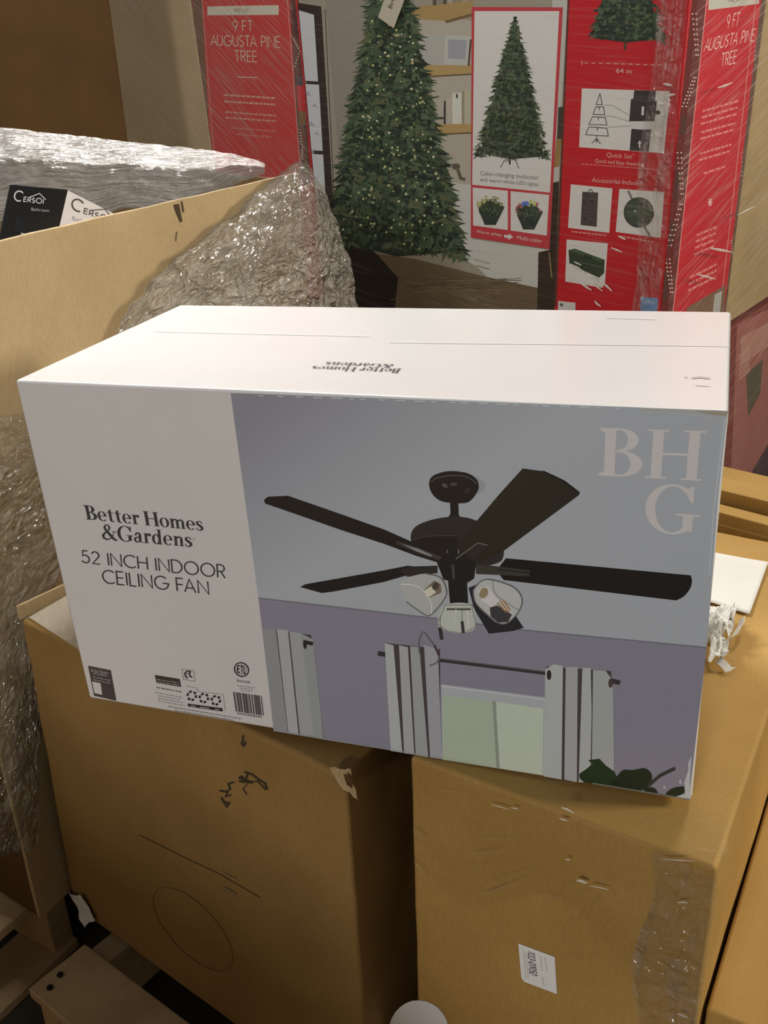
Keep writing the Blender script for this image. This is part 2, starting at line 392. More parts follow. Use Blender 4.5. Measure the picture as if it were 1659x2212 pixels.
def f_plain(t, w):
    cu = bpy.data.curves.new('lettering', 'FONT'); cu.body = t; cu.size = 1.0; cu.resolution_u = 3
    o = bpy.data.objects.new('lettering', cu); COL.objects.link(o)
    dg = bpy.context.evaluated_depsgraph_get(); me = o.evaluated_get(dg).to_mesh()
    vs_ = [(v.co.x, v.co.y / 0.70) for v in me.vertices]; fs = [list(p.vertices) for p in me.polygons]
    o.evaluated_get(dg).to_mesh_clear(); bpy.data.objects.remove(o); bpy.data.curves.remove(cu)
    x0 = min(v[0] for v in vs_); W = max(v[0] for v in vs_) - x0
    return [[(vs_[i][0] - x0, vs_[i][1]) for i in f] for f in fs], W
FONTS = {'stroke': f_stroke, 'serif': f_serif, 'plain': f_plain}
def scribble_lines(P, x0, y0, x1, y1, gap, n, c, lens=None, layer=3, w=2.0, dash=7):
    "rows of print too small to read in the photograph: broken thin dashes"
    rng = random.Random(int(x0 * 7 + y0))
    for k in range(n):
        f = (lens[k] if lens else 1.0); cxm = .5 - f / 2
        t = cxm
        while t < cxm + f:
            e = min(cxm + f, t + rng.uniform(.4, 1.3) * dash / max(1, math.hypot(x1 - x0, y1 - y0)))
            ox, oy = gap[0] * k, gap[1] * k
            P.line([(x0 + (x1 - x0) * t + ox, y0 + (y1 - y0) * t + oy), (x0 + (x1 - x0) * e + ox, y0 + (y1 - y0) * e + oy)], w, c, layer)
            t = e + 2.0 / max(1, math.hypot(x1 - x0, y1 - y0))

# ------------------------------------------------------------------ the setting
fl = mesh_obj('floor', [(-6, -3, 0), (6, -3, 0), (6, 8, 0), (-6, 8, 0)], [(0, 1, 2, 3)], CONCRETE); fl['kind'] = 'structure'

# ------------------------------------------------------------------ ceiling fan carton (front)
F = [Vector(p) for p in [(-.3252, .8542, .649), (.2589, .6468, .6629), (.3601, .932, .6701), (-.224, 1.1395, .6561),
                         (-.3355, .849, 1.0049), (.2486, .6415, 1.0189), (.3497, .9268, 1.0261), (-.2344, 1.1342, 1.0121)]]
fan = hexa('ceiling_fan_carton', F, WHITE_CARD, bevel=0.003)
tag(fan, 'white carton printed with a black five-blade ceiling fan, lying across two brown cartons', 'carton')
fn = (F[1] - F[0]).cross(F[4] - F[0])
P = Print(F[0], fn)
# --- printed room picture
CEIL, CEIL2, WALL = (133, 132, 135), (122, 119, 116), (108, 102, 112)
picture_mat_cache = {}
def grad_mat(c0, c1, p0, p1):
    "printed tone running from one colour to another across the picture (part of the print)"
    mt, nt, b = new_mat('printed_tone')
    g = node(nt, 'ShaderNodeTexCoord'); vm = node(nt, 'ShaderNodeVectorMath', operation='DOT_PRODUCT')
    d = (p1 - p0); L = d.length; d = d / (L * L)
    vm.inputs[1].default_value = d
    nt.links.new(g.outputs['Object'], vm.inputs[0])
    ad = node(nt, 'ShaderNodeMath', operation='SUBTRACT'); ad.inputs[1].default_value = p0.dot(d); ad.use_clamp = True
    nt.links.new(vm.outputs['Value'], ad.inputs[0])
    mx = node(nt, 'ShaderNodeMix', data_type='RGBA')
    f = lambda c: (*[0.80 * a / r for a, r in zip(lin(c), REF['box'])], 1)
    mx.inputs['A'].default_value = f(c0); mx.inputs['B'].default_value = f(c1)
    nt.links.new(ad.outputs[0], mx.inputs['Factor']); nt.links.new(mx.outputs['Result'], b.inputs['Base Color'])
    b.inputs['Roughness'].default_value = 0.32
    return mt
ceil_m = grad_mat((108, 105, 112), (134, 133, 136), P.pt(540, 900), P.pt(760, 1180))
P.poly([(498, 849), (1572, 887), (1552, 1060), (1527, 1398), (1130, 1360), (942, 1335), (558, 1291)], ceil_m, 0)
P.poly([(558, 1291), (942, 1335), (1130, 1360), (1527, 1398), (1488, 1724), (592, 1580)], WALL, 0)
P.line([(558, 1292), (942, 1336), (1130, 1361), (1527, 1399)], 3, (92, 88, 94), 1)
K, K2, K3 = (27, 24, 24), (38, 34, 33), (52, 47, 45)
P.ell(988, 1046, 60, 26, (122, 120, 122), 1, 0.1)
P.poly(curved([(927, 1042), (935, 1028), (960, 1019), (985, 1018), (1012, 1023), (1030, 1036), (1034, 1050), (1032, 1060), (1020, 1078), (1003, 1087), (962, 1085), (942, 1076), (930, 1060)]), K, 2)
P.line(curved_line([(930, 1042), (945, 1032), (980, 1027), (1010, 1031), (1030, 1045)]), 2.5, (62, 58, 57), 3)
P.ell(961, 1049, 7, 4, (66, 62, 61), 3, 0.5); P.ell(980, 1046, 8, 3.5, (60, 57, 56), 3); P.ell(1010, 1060, 5, 7, (40, 37, 36), 3, .4)
P.poly([(972, 1083), (990, 1084), (991, 1112), (996, 1120), (966, 1120), (973, 1110)], K, 2)
P.poly(curved([(889, 1150), (903, 1134), (940, 1121), (985, 1116), (1022, 1122), (1062, 1142), (1086, 1178), (1087, 1203), (1076, 1216), (1040, 1224), (1000, 1226), (950, 1216), (908, 1197), (889, 1172)]), K2, 2)
P.poly(curved([(892, 1166), (930, 1160), (985, 1158), (1000, 1226), (950, 1216), (908, 1197)]), K, 3)
P.line(curved_line([(892, 1167), (925, 1158), (985, 1157)]), 2.5, K3, 4)
P.poly([(570, 1080), (579, 1073), (622, 1071), (740, 1112), (830, 1144), (931, 1189), (945, 1215), (897, 1200), (830, 1175), (740, 1146), (640, 1111), (600, 1097), (573, 1088)], K, 4)
P.poly([(856, 1168), (900, 1182), (968, 1208), (965, 1216), (905, 1196), (858, 1176)], K3, 5)
P.poly([(868, 1175), (905, 1186), (935, 1200), (930, 1202), (900, 1191)], (110, 108, 110), 6)
P.poly([(648, 1268), (660, 1262), (830, 1232), (881, 1222), (912, 1226), (930, 1234), (875, 1244), (830, 1257), (720, 1278), (695, 1281)], K, 4)
P.poly([(862, 1232), (885, 1224), (945, 1222), (945, 1238), (880, 1246)], K2, 5)
P.poly([(1129, 1012), (1173, 1018), (1197, 1027), (1218, 1039), (1238, 1052), (1252, 1064), (1250, 1070), (1088, 1190), (1040, 1216), (1005, 1216), (985, 1180), (1030, 1125), (1080, 1066)], (34, 31, 25), 5)
P.line([(1173, 1018), (1218, 1039), (1252, 1065)], 3, (14, 12, 12), 6)
P.poly([(985, 1208), (1032, 1173), (1054, 1178), (1020, 1216)], K2, 6); P.line([(985, 1207), (1032, 1173), (1054, 1178)], 2.5, (82, 79, 74), 7)
P.poly([(1080, 1222), (1093, 1206), (1492, 1243), (1495, 1254), (1493, 1266), (1488, 1276), (1480, 1286), (1470, 1293), (1460, 1297), (1088, 1253), (1080, 1243)], (22, 19, 19), 4)
P.poly([(1028, 1218), (1145, 1232), (1143, 1245), (1028, 1240)], (48, 45, 40), 5); P.line([(1075, 1230), (1145, 1238)], 2, (24, 22, 20), 6)
P.poly([(1012, 1270), (1060, 1250), (1131, 1356), (1109, 1363), (1056, 1369), (1024, 1315)], (33, 31, 35), 3)
P.poly([(944, 1216), (966, 1190), (990, 1186), (1028, 1218), (1024, 1250), (1005, 1262), (958, 1252)], K, 6)
P.line([(966, 1195), (966, 1188)], 4, (70, 66, 64), 7); P.line([(990, 1196), (991, 1187)], 4, (80, 76, 74), 7)
P.line([(978, 1220), (980, 1250)], 5, (60, 57, 56), 7)
P.poly([(967, 1247), (1008, 1247), (1011, 1303), (990, 1309), (972, 1303)], K, 6)
GL, GLE, GLD = (150, 146, 138), (178, 174, 166), (84, 80, 76)
P.poly(curved([(864, 1264), (875, 1250), (918, 1239), (950, 1247), (963, 1270), (961, 1292), (932, 1327), (915, 1326), (878, 1300), (864, 1272)]), (140, 137, 133), 8)
P.line(curved_line([(918, 1239), (950, 1247), (963, 1270), (961, 1292), (932, 1327), (915, 1326), (878, 1300)]), 2.5, GLD, 9)
P.line(curved_line([(866, 1262), (905, 1268), (930, 1300), (932, 1326)]), 2.5, GLE, 9)
P.poly([(914, 1276), (938, 1254), (952, 1262), (954, 1280), (925, 1292)], (98, 84, 70), 9); P.poly([(916, 1276), (932, 1266), (942, 1280), (926, 1290)], (170, 160, 142), 10); P.ell(941, 1266, 7, 9, (60, 52, 46), 10, .5)
P.poly(curved([(1022, 1275), (1040, 1255), (1064, 1253), (1108, 1268), (1127, 1292), (1121, 1320), (1097, 1345), (1076, 1346), (1056, 1331), (1028, 1303)]), (148, 145, 141), 8)
P.poly([(1058, 1312), (1075, 1308), (1106, 1328), (1097, 1344), (1076, 1345), (1060, 1332)], (50, 47, 50), 9)
P.line(curved_line([(1022, 1275), (1040, 1255), (1064, 1253), (1108, 1268), (1127, 1292), (1121, 1320), (1097, 1345), (1076, 1346), (1056, 1331), (1028, 1303), (1022, 1275)]), 2.5, GLD, 10)
P.line(curved_line([(1064, 1254), (1072, 1285), (1120, 1318)]), 2.5, (120, 117, 112), 10)
P.poly([(1032, 1276), (1052, 1266), (1078, 1298), (1062, 1312), (1040, 1296)], (184, 176, 162), 9); P.ell(1045, 1281, 9, 12, (120, 104, 80), 10, .5)
P.line([(1080, 1298), (1098, 1322)], 2.5, (150, 98, 50), 11); P.line([(1086, 1296), (1102, 1318)], 2.5, (140, 90, 46), 11); P.line([(1074, 1302), (1094, 1324)], 2, (130, 86, 48), 11)
P.poly(curved([(962, 1307), (1019, 1307), (1028, 1352), (1004, 1368), (968, 1364), (945, 1347)]), (150, 149, 141), 8)
P.line([(962, 1307), (945, 1347), (968, 1364), (1004, 1368), (1028, 1352), (1019, 1307), (962, 1307)], 2.5, (116, 113, 106), 9)
P.line([(965, 1316), (1017, 1316)], 4, (60, 56, 52), 9); P.line([(985, 1316), (980, 1350)], 2, (176, 175, 168), 9); P.line([(1010, 1318), (1012, 1355)], 3, (182, 180, 172), 9)
P.line([(951, 1330), (951, 1356)], 1.2, (70, 66, 66), 10); P.line([(950, 1356), (954, 1382)], 7, (44, 38, 42), 11)
P.line([(998, 1318), (998, 1342)], 1.2, (70, 66, 66), 10); P.line([(998, 1342), (1001, 1368)], 6.5, (48, 44, 42), 11)
CU = [(126, 124, 124), (140, 138, 136), (120, 118, 117), (134, 130, 130)]; FOLD = (58, 50, 50)
P.poly([(567, 1357), (672, 1372), (700, 1597), (591, 1580)], FOLD, 2)
P.poly([(567, 1357), (596, 1360), (622, 1583), (591, 1579)], (114, 112, 112), 3)
P.poly([(598, 1359), (622, 1361), (645, 1586), (623, 1583)], CU[3], 3); P.poly([(625, 1364), (650, 1368), (678, 1590), (648, 1587)], CU[0], 3); P.poly([(650, 1368), (676, 1381), (699, 1597), (678, 1591)], (118, 117, 115), 3)
P.line([(655, 1386), (676, 1391)], 8, (34, 30, 30), 4); P.ell(659, 1393, 4, 9, (34, 30, 30), 4)
P.line([(816, 1411), (842, 1416)], 10, (44, 40, 42), 3); P.line([(838, 1412), (1340, 1474)], 8, (48, 40, 42), 3); P.line([(838, 1409), (1340, 1471)], 2, (80, 72, 74), 4)
P.poly([(831, 1389), (950, 1402), (952, 1640), (844, 1622)], FOLD, 4)
P.poly([(831, 1389), (850, 1394), (869, 1626), (844, 1622)], CU[1], 5); P.poly([(862, 1394), (881, 1398), (895, 1630), (873, 1627)], CU[3], 5)
P.poly([(886, 1396), (906, 1398), (925, 1636), (898, 1631)], CU[0], 5); P.poly([(916, 1393), (946, 1402), (955, 1640), (929, 1636)], (128, 124, 128), 5)
P.line(curved_line([(906, 1412), (905, 1386), (914, 1366), (930, 1384), (946, 1410), (945, 1430), (928, 1438)]), 3.5, (88, 80, 82), 6); P.line([(938, 1394), (948, 1416)], 4, (60, 40, 40), 7)
P.poly([(953, 1478), (1190, 1508), (1178, 1676), (955, 1640)], (138, 137, 138), 2); P.line([(953, 1482), (1186, 1512)], 2.5, (156, 154, 154), 3)
P.poly([(955, 1501), (1174, 1530), (1172, 1675), (956, 1641)], (138, 143, 126), 3)
P.poly([(1072, 1516), (1174, 1530), (1172, 1675), (1075, 1658)], (152, 155, 140), 4); P.line([(1067, 1515), (1076, 1659)], 7, (114, 117, 106), 5)
P.poly([(1180, 1440), (1320, 1450), (1328, 1700), (1176, 1676)], FOLD, 4)
P.poly([(1178, 1446), (1196, 1435), (1216, 1438), (1213, 1684), (1174, 1677)], (142, 141, 139), 5); P.poly([(1222, 1441), (1248, 1440), (1246, 1690), (1219, 1684)], CU[3], 5)
P.poly([(1258, 1443), (1276, 1442), (1278, 1540), (1275, 1690), (1250, 1690)], CU[1], 5); P.poly([(1281, 1447), (1308, 1449), (1324, 1470), (1327, 1700), (1278, 1692)], (132, 131, 128), 5)
P.line([(1318, 1470), (1338, 1475)], 10, (48, 40, 42), 6); P.ell(1319, 1476, 5, 10, (60, 50, 50), 6); P.ell(1186, 1458, 5, 11, (40, 34, 34), 6)
LF, LF2 = (27, 40, 24), (24, 32, 22)
P.poly([(1251, 1672), (1268, 1660), (1280, 1650), (1270, 1642), (1295, 1639), (1309, 1654), (1326, 1666), (1334, 1682), (1327, 1698), (1262, 1690), (1252, 1682)], LF, 7)
P.poly(curved([(1328, 1684), (1345, 1664), (1367, 1664), (1392, 1660), (1407, 1672), (1405, 1692), (1385, 1707), (1320, 1697)]), LF2, 8)
P.line([(1400, 1698), (1425, 1676), (1458, 1660)], 7, (40, 44, 40), 8)
P.poly(curved([(1438, 1716), (1453, 1703), (1480, 1700), (1478, 1712), (1455, 1722)]), LF2, 8); P.poly(curved([(1392, 1703), (1412, 1702), (1420, 1715), (1396, 1711)]), LF2, 8)
for q in ([(1486, 1650), (1494, 1632), (1490, 1690)], [(1478, 1690), (1488, 1660), (1492, 1720), (1480, 1718)], [(1466, 1690), (1470, 1682), (1473, 1694)], [(1432, 1702), (1436, 1696), (1438, 1704)], [(1455, 1722), (1490, 1712), (1492, 1727)]):
    P.poly(q, (150, 148, 150), 9)
P.line([(592, 1578), (900, 1629)], 2, (128, 124, 126), 9); P.line([(1280, 1692), (1490, 1727)], 2.5, (90, 94, 90), 9)
P.line([(1385, 884), (1470, 887), (1574, 892)], 4, (140, 130, 118), 10); P.line([(1480, 895), (1572, 903)], 2, (146, 140, 136), 10); P.poly([(1500, 886), (1572, 890), (1570, 900), (1520, 893)], (128, 116, 100), 10)
P.line([(1567, 905), (1543, 1100), (1533, 1240)], 3, (146, 146, 148), 10)
for k in range(22): x_ = 560 + k * 36 + (k * 37 % 17); P.line([(x_, 852.5 + (x_ - 500) * .0355), (x_ + 9 + k % 5 * 4, 852.8 + (x_ - 490) * .0355)], 1.6, (160, 158, 156), 10)
P.done('printed_picture', fan, 'printed picture of a black ceiling fan with three glass shades in a lilac room with white curtains')
DK = (46, 43, 43)
P.text('BH', (1293, 1027), (1517, 1039), (1297, 924), (1527, 931), (160, 151, 148), 'serif')
P.text('G', (1392, 1147), (1508, 1156), (1396, 1045), (1516, 1053), (160, 151, 148), 'serif')
P.done('monogram_lettering', fan, 'large pale letters BH above G')
P.text('Better Homes', (187, 1122), (440, 1147), (180, 1091), (436, 1117), DK, 'serif')
P.text('&Gardens', (221, 1165), (416, 1182), (218, 1132), (413, 1151), DK, 'serif')
P.ell(418, 1165, 2, 2, (120, 114, 112), 3)
P.done('brand_lettering', fan, 'dark serif lettering reading Better Homes & Gardens')
P.text('52 INCH INDOOR', (178, 1215), (486, 1249), (175, 1189), (484, 1221), DK, 'stroke', w=.095)
P.text('CEILING FAN', (223, 1259), (451, 1284), (220, 1231), (448, 1256), DK, 'stroke', w=.095)
P.done('title_lettering', fan, 'thin dark capitals reading 52 INCH INDOOR CEILING FAN')
P.poly([(190, 1438), (239, 1448), (251, 1514), (203, 1503)], (52, 44, 44), 1)
P.text('Better Homes', (197, 1451), (235, 1457), (196, 1444), (234, 1450), (130, 122, 118), 'serif', 2); P.text('&Gardens', (203, 1457), (232, 1462), (202, 1451), (231, 1456), (130, 122, 118), 'serif', 2)
scribble_lines(P, 200, 1462, 238, 1470, (1, 6), 2, (118, 110, 108), layer=2, w=2)
P.poly([(199, 1472), (217, 1476), (221, 1501), (204, 1497)], (160, 152, 148), 2)
P.done('registration_panel', fan, 'small black panel of white print in the lower left corner')
P.poly([(334, 1458), (388, 1467), (391, 1484), (338, 1475)], (46, 40, 38), 1); scribble_lines(P, 339, 1468, 386, 1475, (1, 5), 2, (130, 122, 116), layer=2, w=1.6)
scribble_lines(P, 338, 1485, 391, 1495, (0, 0), 1, (84, 78, 76), w=2.2); scribble_lines(P, 334, 1496, 394, 1507, (2, 6), 4, (112, 106, 104), [1, .8, .9, .95], w=1.6)
scribble_lines(P, 362, 1526, 522, 1553, (-1, 6), 2, (100, 94, 92), [1, .8], w=1.8)
P.line([(393, 1446), (418, 1449), (421, 1472), (396, 1468), (393, 1446)], 1.2, (110, 104, 100), 1)
P.line([(415, 1463), (410, 1461), (409, 1455), (411, 1451), (404, 1450), (399, 1454), (400, 1460), (405, 1466)], 3, (48, 44, 42), 2); P.line([(401, 1456), (408, 1455)], 1.5, (48, 44, 42), 2)
P.done('safety_print', fan, 'tiny black bar, emblem and lines of print')
for cx_, cy_ in ((414, 1503), (440, 1508), (466, 1513)):
    for k in range(3):
        a = k * 2.094 - 1.57 + .5
        for q in (0.0, 0.95):
            P.line([(cx_ + 9.5 * math.cos(a + q), cy_ + 9.5 * math.sin(a + q)), (cx_ + 9.5 * math.cos(a + q + .62), cy_ + 9.5 * math.sin(a + q + .62))], 4.6, (36, 32, 32), 2)
P.poly([(405, 1520), (480, 1530), (481, 1537), (406, 1526)], (34, 30, 30), 2)
for a, b in ((412, 423), (432, 452), (464, 474)): P.line([(a, 1523.5 + (a - 405) * .14), (b, 1523.5 + (b - 405) * .14)], 2, (120, 114, 110), 3)
P.line([(400, 1482), (424, 1486), (428, 1494), (482, 1500), (486, 1536)], 1.2, (118, 112, 108), 1)
P.done('recycling_marks', fan, 'row of three dark recycling marks over a black bar')
for r_, w_ in ((15.5, 2.6), (10.5, 0)):
    pts = [(521.5 + r_ * math.cos(a) * .98, 1446.5 + r_ * math.sin(a) * .95 + r_ * math.cos(a) * .12) for a in [i * 2 * math.pi / 30 for i in range(31)]]
    if w_: P.line(pts, w_, (40, 37, 36), 2)
    else: P.line(pts, 1.2, (90, 84, 82), 2)
P.text('ETL', (513, 1452), (531, 1456), (513, 1438), (530, 1441), (38, 34, 34), 'stroke', 3, .2)
P.text('Intertek', (512, 1473), (541, 1477), (511, 1466), (540, 1470), (96, 90, 88), 'plain', 3)
scribble_lines(P, 512, 1481, 551, 1486, (0, 4.5), 3, (110, 104, 100), [1, .75, .6], w=1.5)
P.done('test_mark', fan, 'round ETL mark over the word Intertek')
rng = random.Random(3); x = 0.0
while x < 1:
    w_ = rng.choice([.012, .02, .03, .045]); e = min(1, x + w_)
    a0, a1 = (503 + 62 * x, 1494.5 + 9 * x), (503 + 62 * e, 1494.5 + 9 * e); b1, b0 = (509 + 61 * e, 1537 + 9 * e), (509 + 61 * x, 1537 + 9 * x)
    P.poly([a0, a1, b1, b0], (64, 58, 57), 2); x = e + rng.choice([.008, .014, .02, .04])
scribble_lines(P, 512, 1541, 566, 1549, (0, 0), 1, (90, 84, 82), w=4, dash=4)
P.done('barcode', fan, 'black barcode in the lower right of the white panel')
# --- top face
T = Print(F[4], (F[5] - F[4]).cross(F[7] - F[4]), 'top')
T.text('Better Homes', (868, 796), (676, 790), (860, 805.5), (671, 798), (58, 57, 58), 'serif')
T.text('&Gardens', (852, 787), (706, 781), (843, 795), (700, 789), (58, 57, 58), 'serif')
T.done('top_lettering', fan, 'upside-down dark serif lettering on the top of the carton')
T.line([(1480, 814), (1484, 816)], 3, (180, 172, 166), 2); T.line([(1494, 816), (1512, 814), (1534, 817)], 4, (188, 180, 174), 2); T.line([(1502, 832), (1534, 834)], 1.5, (200, 196, 190), 2)
T.done('scuff_marks', fan, 'faint grey scuffs near the right end of the top')
T.line([(840, 740), (1330, 745), (1575, 748)], 1.3, (215, 214, 207), 1); T.line([(330, 716), (800, 727)], 1.3, (215, 214, 207), 1); T.line([(1310, 687), (1420, 690)], 1.3, (215, 214, 207), 1)
T.done('crease_lines', fan, 'faint crease lines along the top')

# ------------------------------------------------------------------ the two brown cartons underneath
ZL, ZR, ZP = 0.643, 0.655, 0.137
LA = onz(745, 1680, ZL); LB = onz(45, 1338, ZL)
le = (LB - LA).normalized(); lb = Vector((le.y, -le.x, 0))
if lb.y < 0: lb = -lb
lw = (LB - LA).length
ld = 0.40
up = Vector((0, 0, 1))
LC = [LB, LA, LA + Vector((.487, .873, 0)) * .36, LB + lb * .42]
lbot = [onplane(150, 1925, LA, Vector((le.y, -le.x, 0))), LA + Vector((.004, -.002, 0)), LA + Vector((.487, .873, 0)) * .36, LB + lb * .42]
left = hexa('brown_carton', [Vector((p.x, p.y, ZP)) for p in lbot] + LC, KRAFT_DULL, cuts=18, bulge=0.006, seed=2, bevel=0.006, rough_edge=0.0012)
tag(left, 'large dull brown carton with marker scribbles under the left half of the fan carton', 'carton', 'brown cartons under the fan carton')
LP = Print(LA, Vector((le.y, -le.x, 0)), 'kraft'); LP.follow(left)
MK = (34, 26, 18)
for st, w in (([(525, 1588), (524, 1600), (530, 1606), (526, 1612), (521, 1606), (525, 1600)], 4),
              ([(527, 1668), (545, 1674), (560, 1686), (572, 1692), (577, 1706)], 4), ([(520, 1676), (532, 1690), (556, 1688), (574, 1706)], 3), ([(536, 1668), (528, 1690), (515, 1688)], 4),
              ([(505, 1690), (492, 1694), (496, 1706), (486, 1712)], 4), ([(472, 1709), (490, 1712), (486, 1722), (498, 1718)], 4), ([(476, 1724), (482, 1734), (494, 1736), (488, 1744), (480, 1732)], 4), ([(540, 1688), (524, 1704), (532, 1718)], 2), ([(515, 1680), (545, 1692)], 5)):
    LP.line(st, w, MK, 2)
    if st[0] == (525, 1588): LP.done('marker_mark', left, 'small dark marker mark under the fan carton')
LP.done('marker_scribble', left, 'dark marker scribble in the middle of the front')

th = (34, 25, 14)
for r in (1.0, .62):
    pts = []
    for i in range(40):
        a = i * 2 * math.pi / 40
        u, v = 115 * math.cos(a) * r, 48 * math.sin(a) * r
        ca, sa = math.cos(.83), math.sin(.83)
        pts.append((416 + u * ca - v * sa, 2008 + u * sa + v * ca))
    if r == 1.0: LP.line(pts + [pts[0]], 1.4, (82, 60, 31), 1)
LP.done('pressed_oval', left, 'faint pressed oval')
LP.line([(300, 1803), (400, 1855), (470, 1888), (560, 1940)], 1.8, (62, 45, 24), 1)
LP.line([(482, 1888), (510, 1902)], 5, (96, 76, 46), 2); LP.line([(480, 1918), (508, 1935)], 7, (92, 72, 44), 2)
LP.done('crease_line', left, 'dark slanting crease with two worn spots')
# torn corner with white foam showing
tc_ = onplane(178, 1960, LA, Vector((le.y, -le.x, 0))) + LP.n * 0.012
def lump(name, ctr, rx, ry, rz, mat, parent=None, seed=0, amp=.35, sub=4, ax=None):
    bm = bmesh.new(); bmesh.ops.create_icosphere(bm, subdivisions=sub, radius=1)
    for v in bm.verts:
        n = noise.noise(v.co * 2.3 + Vector((seed, 0, 0))) + .6 * abs(noise.noise(v.co * 5 + Vector((0, seed, 0)))) + .3 * abs(noise.noise(v.co * 11 + Vector((0, 0, seed))))
        p = v.co * (1 + amp * n)
        v.co = (ax[0] * p.x * rx + ax[1] * p.y * ry + ax[2] * p.z * rz if ax else Vector((p.x * rx, p.y * ry, p.z * rz))) + ctr
    me = bpy.data.meshes.new(name); bm.to_mesh(me); bm.free()
    return link(name, me, mat, parent)
# raised flap stub along the left edge of the top, pale sheet with bright sheen painted in on top
q0 = LB + lb * 0.0
mesh_hex = hexa('folded_flap', base8(onz(40, 1338, ZL - .004) , lb * .36, -le * .004, up * .020), KRAFT_TAN, left, cuts=6, bevel=.0015, rough_edge=.001)
tp = [onz(x_, y_, ZL + .0025) for x_, y_ in ((62, 1333), (150, 1283), (260, 1400), (172, 1404))]
SHEEN = film_mat('painted_sheen', .55, .3, 0.4, 4, 14, .22, (.86, .82, .70), .25)
mesh_obj('sheen_sheet', tp, [(0, 1, 2, 3)], SHEEN, left, [(0, 0), (.1, 0), (.1, .1), (0, .1)])
# right corner of the left carton: crushed tuft of board
RC = onz(885, 1635, ZR); RD = onz(1550, 1877, ZR); RE = onz(1612, 1660, ZR)
rs = Vector((.511, .8596, 0)); rd = .64
rtop = [RC, RD, RD + rs * rd, RC + rs * rd]
right = hexa('brown_carton', [Vector((p.x, p.y, ZP)) for p in rtop] + rtop, KRAFT, cuts=18, bulge=0.004, seed=5, bevel=0.005, rough_edge=0.0008)
tag(right, 'brown carton with a small white shipping label under the right half of the fan carton', 'carton', 'brown cartons under the fan carton')
re_ = (RD - RC).normalized(); rn = Vector((re_.y, -re_.x, 0))
RP = Print(RC, rn, 'kraft'); RP.follow(right)
RP.k = 0
RP.poly([(1120, 2037), (1199, 2066), (1204, 2146), (1133, 2119), (1127, 2111)], (172, 166, 152), 1)
RP.text('1133-01950', (1141, 2053), (1145, 2101), (1155, 2058), (1161, 2108), (74, 68, 60), 'stroke', 3, .17)
for x_ in (1132, 1137): RP.line([(x_, 2050 + (x_ - 1130)), (x_ + 5, 2112)], 2, (142, 136, 122), 2)
for x_ in (1168, 1178): RP.line([(x_, 2064 + (x_ - 1168) * .4), (x_ + 4, 2096)], 3, (146, 140, 128), 2)
RP.line([(1172, 2108), (1176, 2128)], 3, (140, 134, 122), 2)
RP.done('shipping_label', right, 'small white shipping label printed 1133-01950')
RP.ell(905, 2232, 66, 72, (170, 166, 152), 1)
RP.done('round_sticker', right, 'white round sticker by the lower left edge')

# lower carton beside it
n0 = onplane(1517, 2176, RD, Vector((rs.y, -rs.x, 0))) + Vector((rs.y, -rs.x, 0)) * .0035
nd = rs; nr = Vector((nd.y, -nd.x, 0))
nb = [n0, n0 + nr * .34, n0 + nr * .34 + nd * .50, n0 + nd * .50]
low = hexa('brown_carton', [Vector((p.x, p.y, ZP)) for p in nb] + nb, KRAFT, cuts=10, bulge=0.0015, seed=8, bevel=0.004, rough_edge=.0004)
tag(low, 'lower brown carton at the right edge, beside the labelled carton', 'carton')

# carton with ridged flaps behind the right carton
b0 = onz(1520, 1128, ZR - .005); b1 = onz(1659, 1166, ZR - .005); be = (b1 - b0).normalized(); bb = Vector((-be.y, be.x, 0))
b0 = b0 - be * .16
bk = hexa('brown_carton', base8(Vector((b0.x, b0.y, ZP)) + bb * .006, be * .5, bb * .22, up * (ZR - ZP - .004)), KRAFT, cuts=8, bulge=.002, seed=11, bevel=.003)
tag(bk, 'brown carton with folded ridged flaps behind the right end of the fan carton', 'carton')
for k, (h, y0, dy) in enumerate(((.020, .008, .030), (.036, .050, .05))):
    hexa('carton_flap', base8(Vector((b0.x, b0.y, ZR - .007)) + bb * y0, be * .5, bb * dy, up * h), KRAFT, bk, cuts=6, bevel=.002, rough_edge=.001)

# loose paper on the right carton
pq = [onz(x_, y_, ZR + .004) for x_, y_ in ((1500, 1185), (1660, 1213), (1619, 1326), (1470, 1283))]
def sheet(name, q, mat, n=14, amp=.002, thick=.0006, parent=None, seed=0):
    vs_, fs = [], []
    for j in range(n + 1):
        for i in range(n + 1):
            p = q[0].lerp(q[1], i / n).lerp(q[3].lerp(q[2], i / n), j / n)
            vs_.append(p + up * (amp * (noise.noise(p * 12 + Vector((seed, 0, 0))))))
    for j in range(n):
        for i in range(n): a = j * (n + 1) + i; fs.append((a, a + n + 1, a + n + 2, a + 1))
    o = mesh_obj(name, vs_, fs, mat, parent, smooth=True); s = o.modifiers.new('solid', 'SOLIDIFY'); s.thickness = thick; return o
tag(sheet('paper_sheet', pq, PAPER), 'flat white sheet of paper on the right brown carton', 'paper')
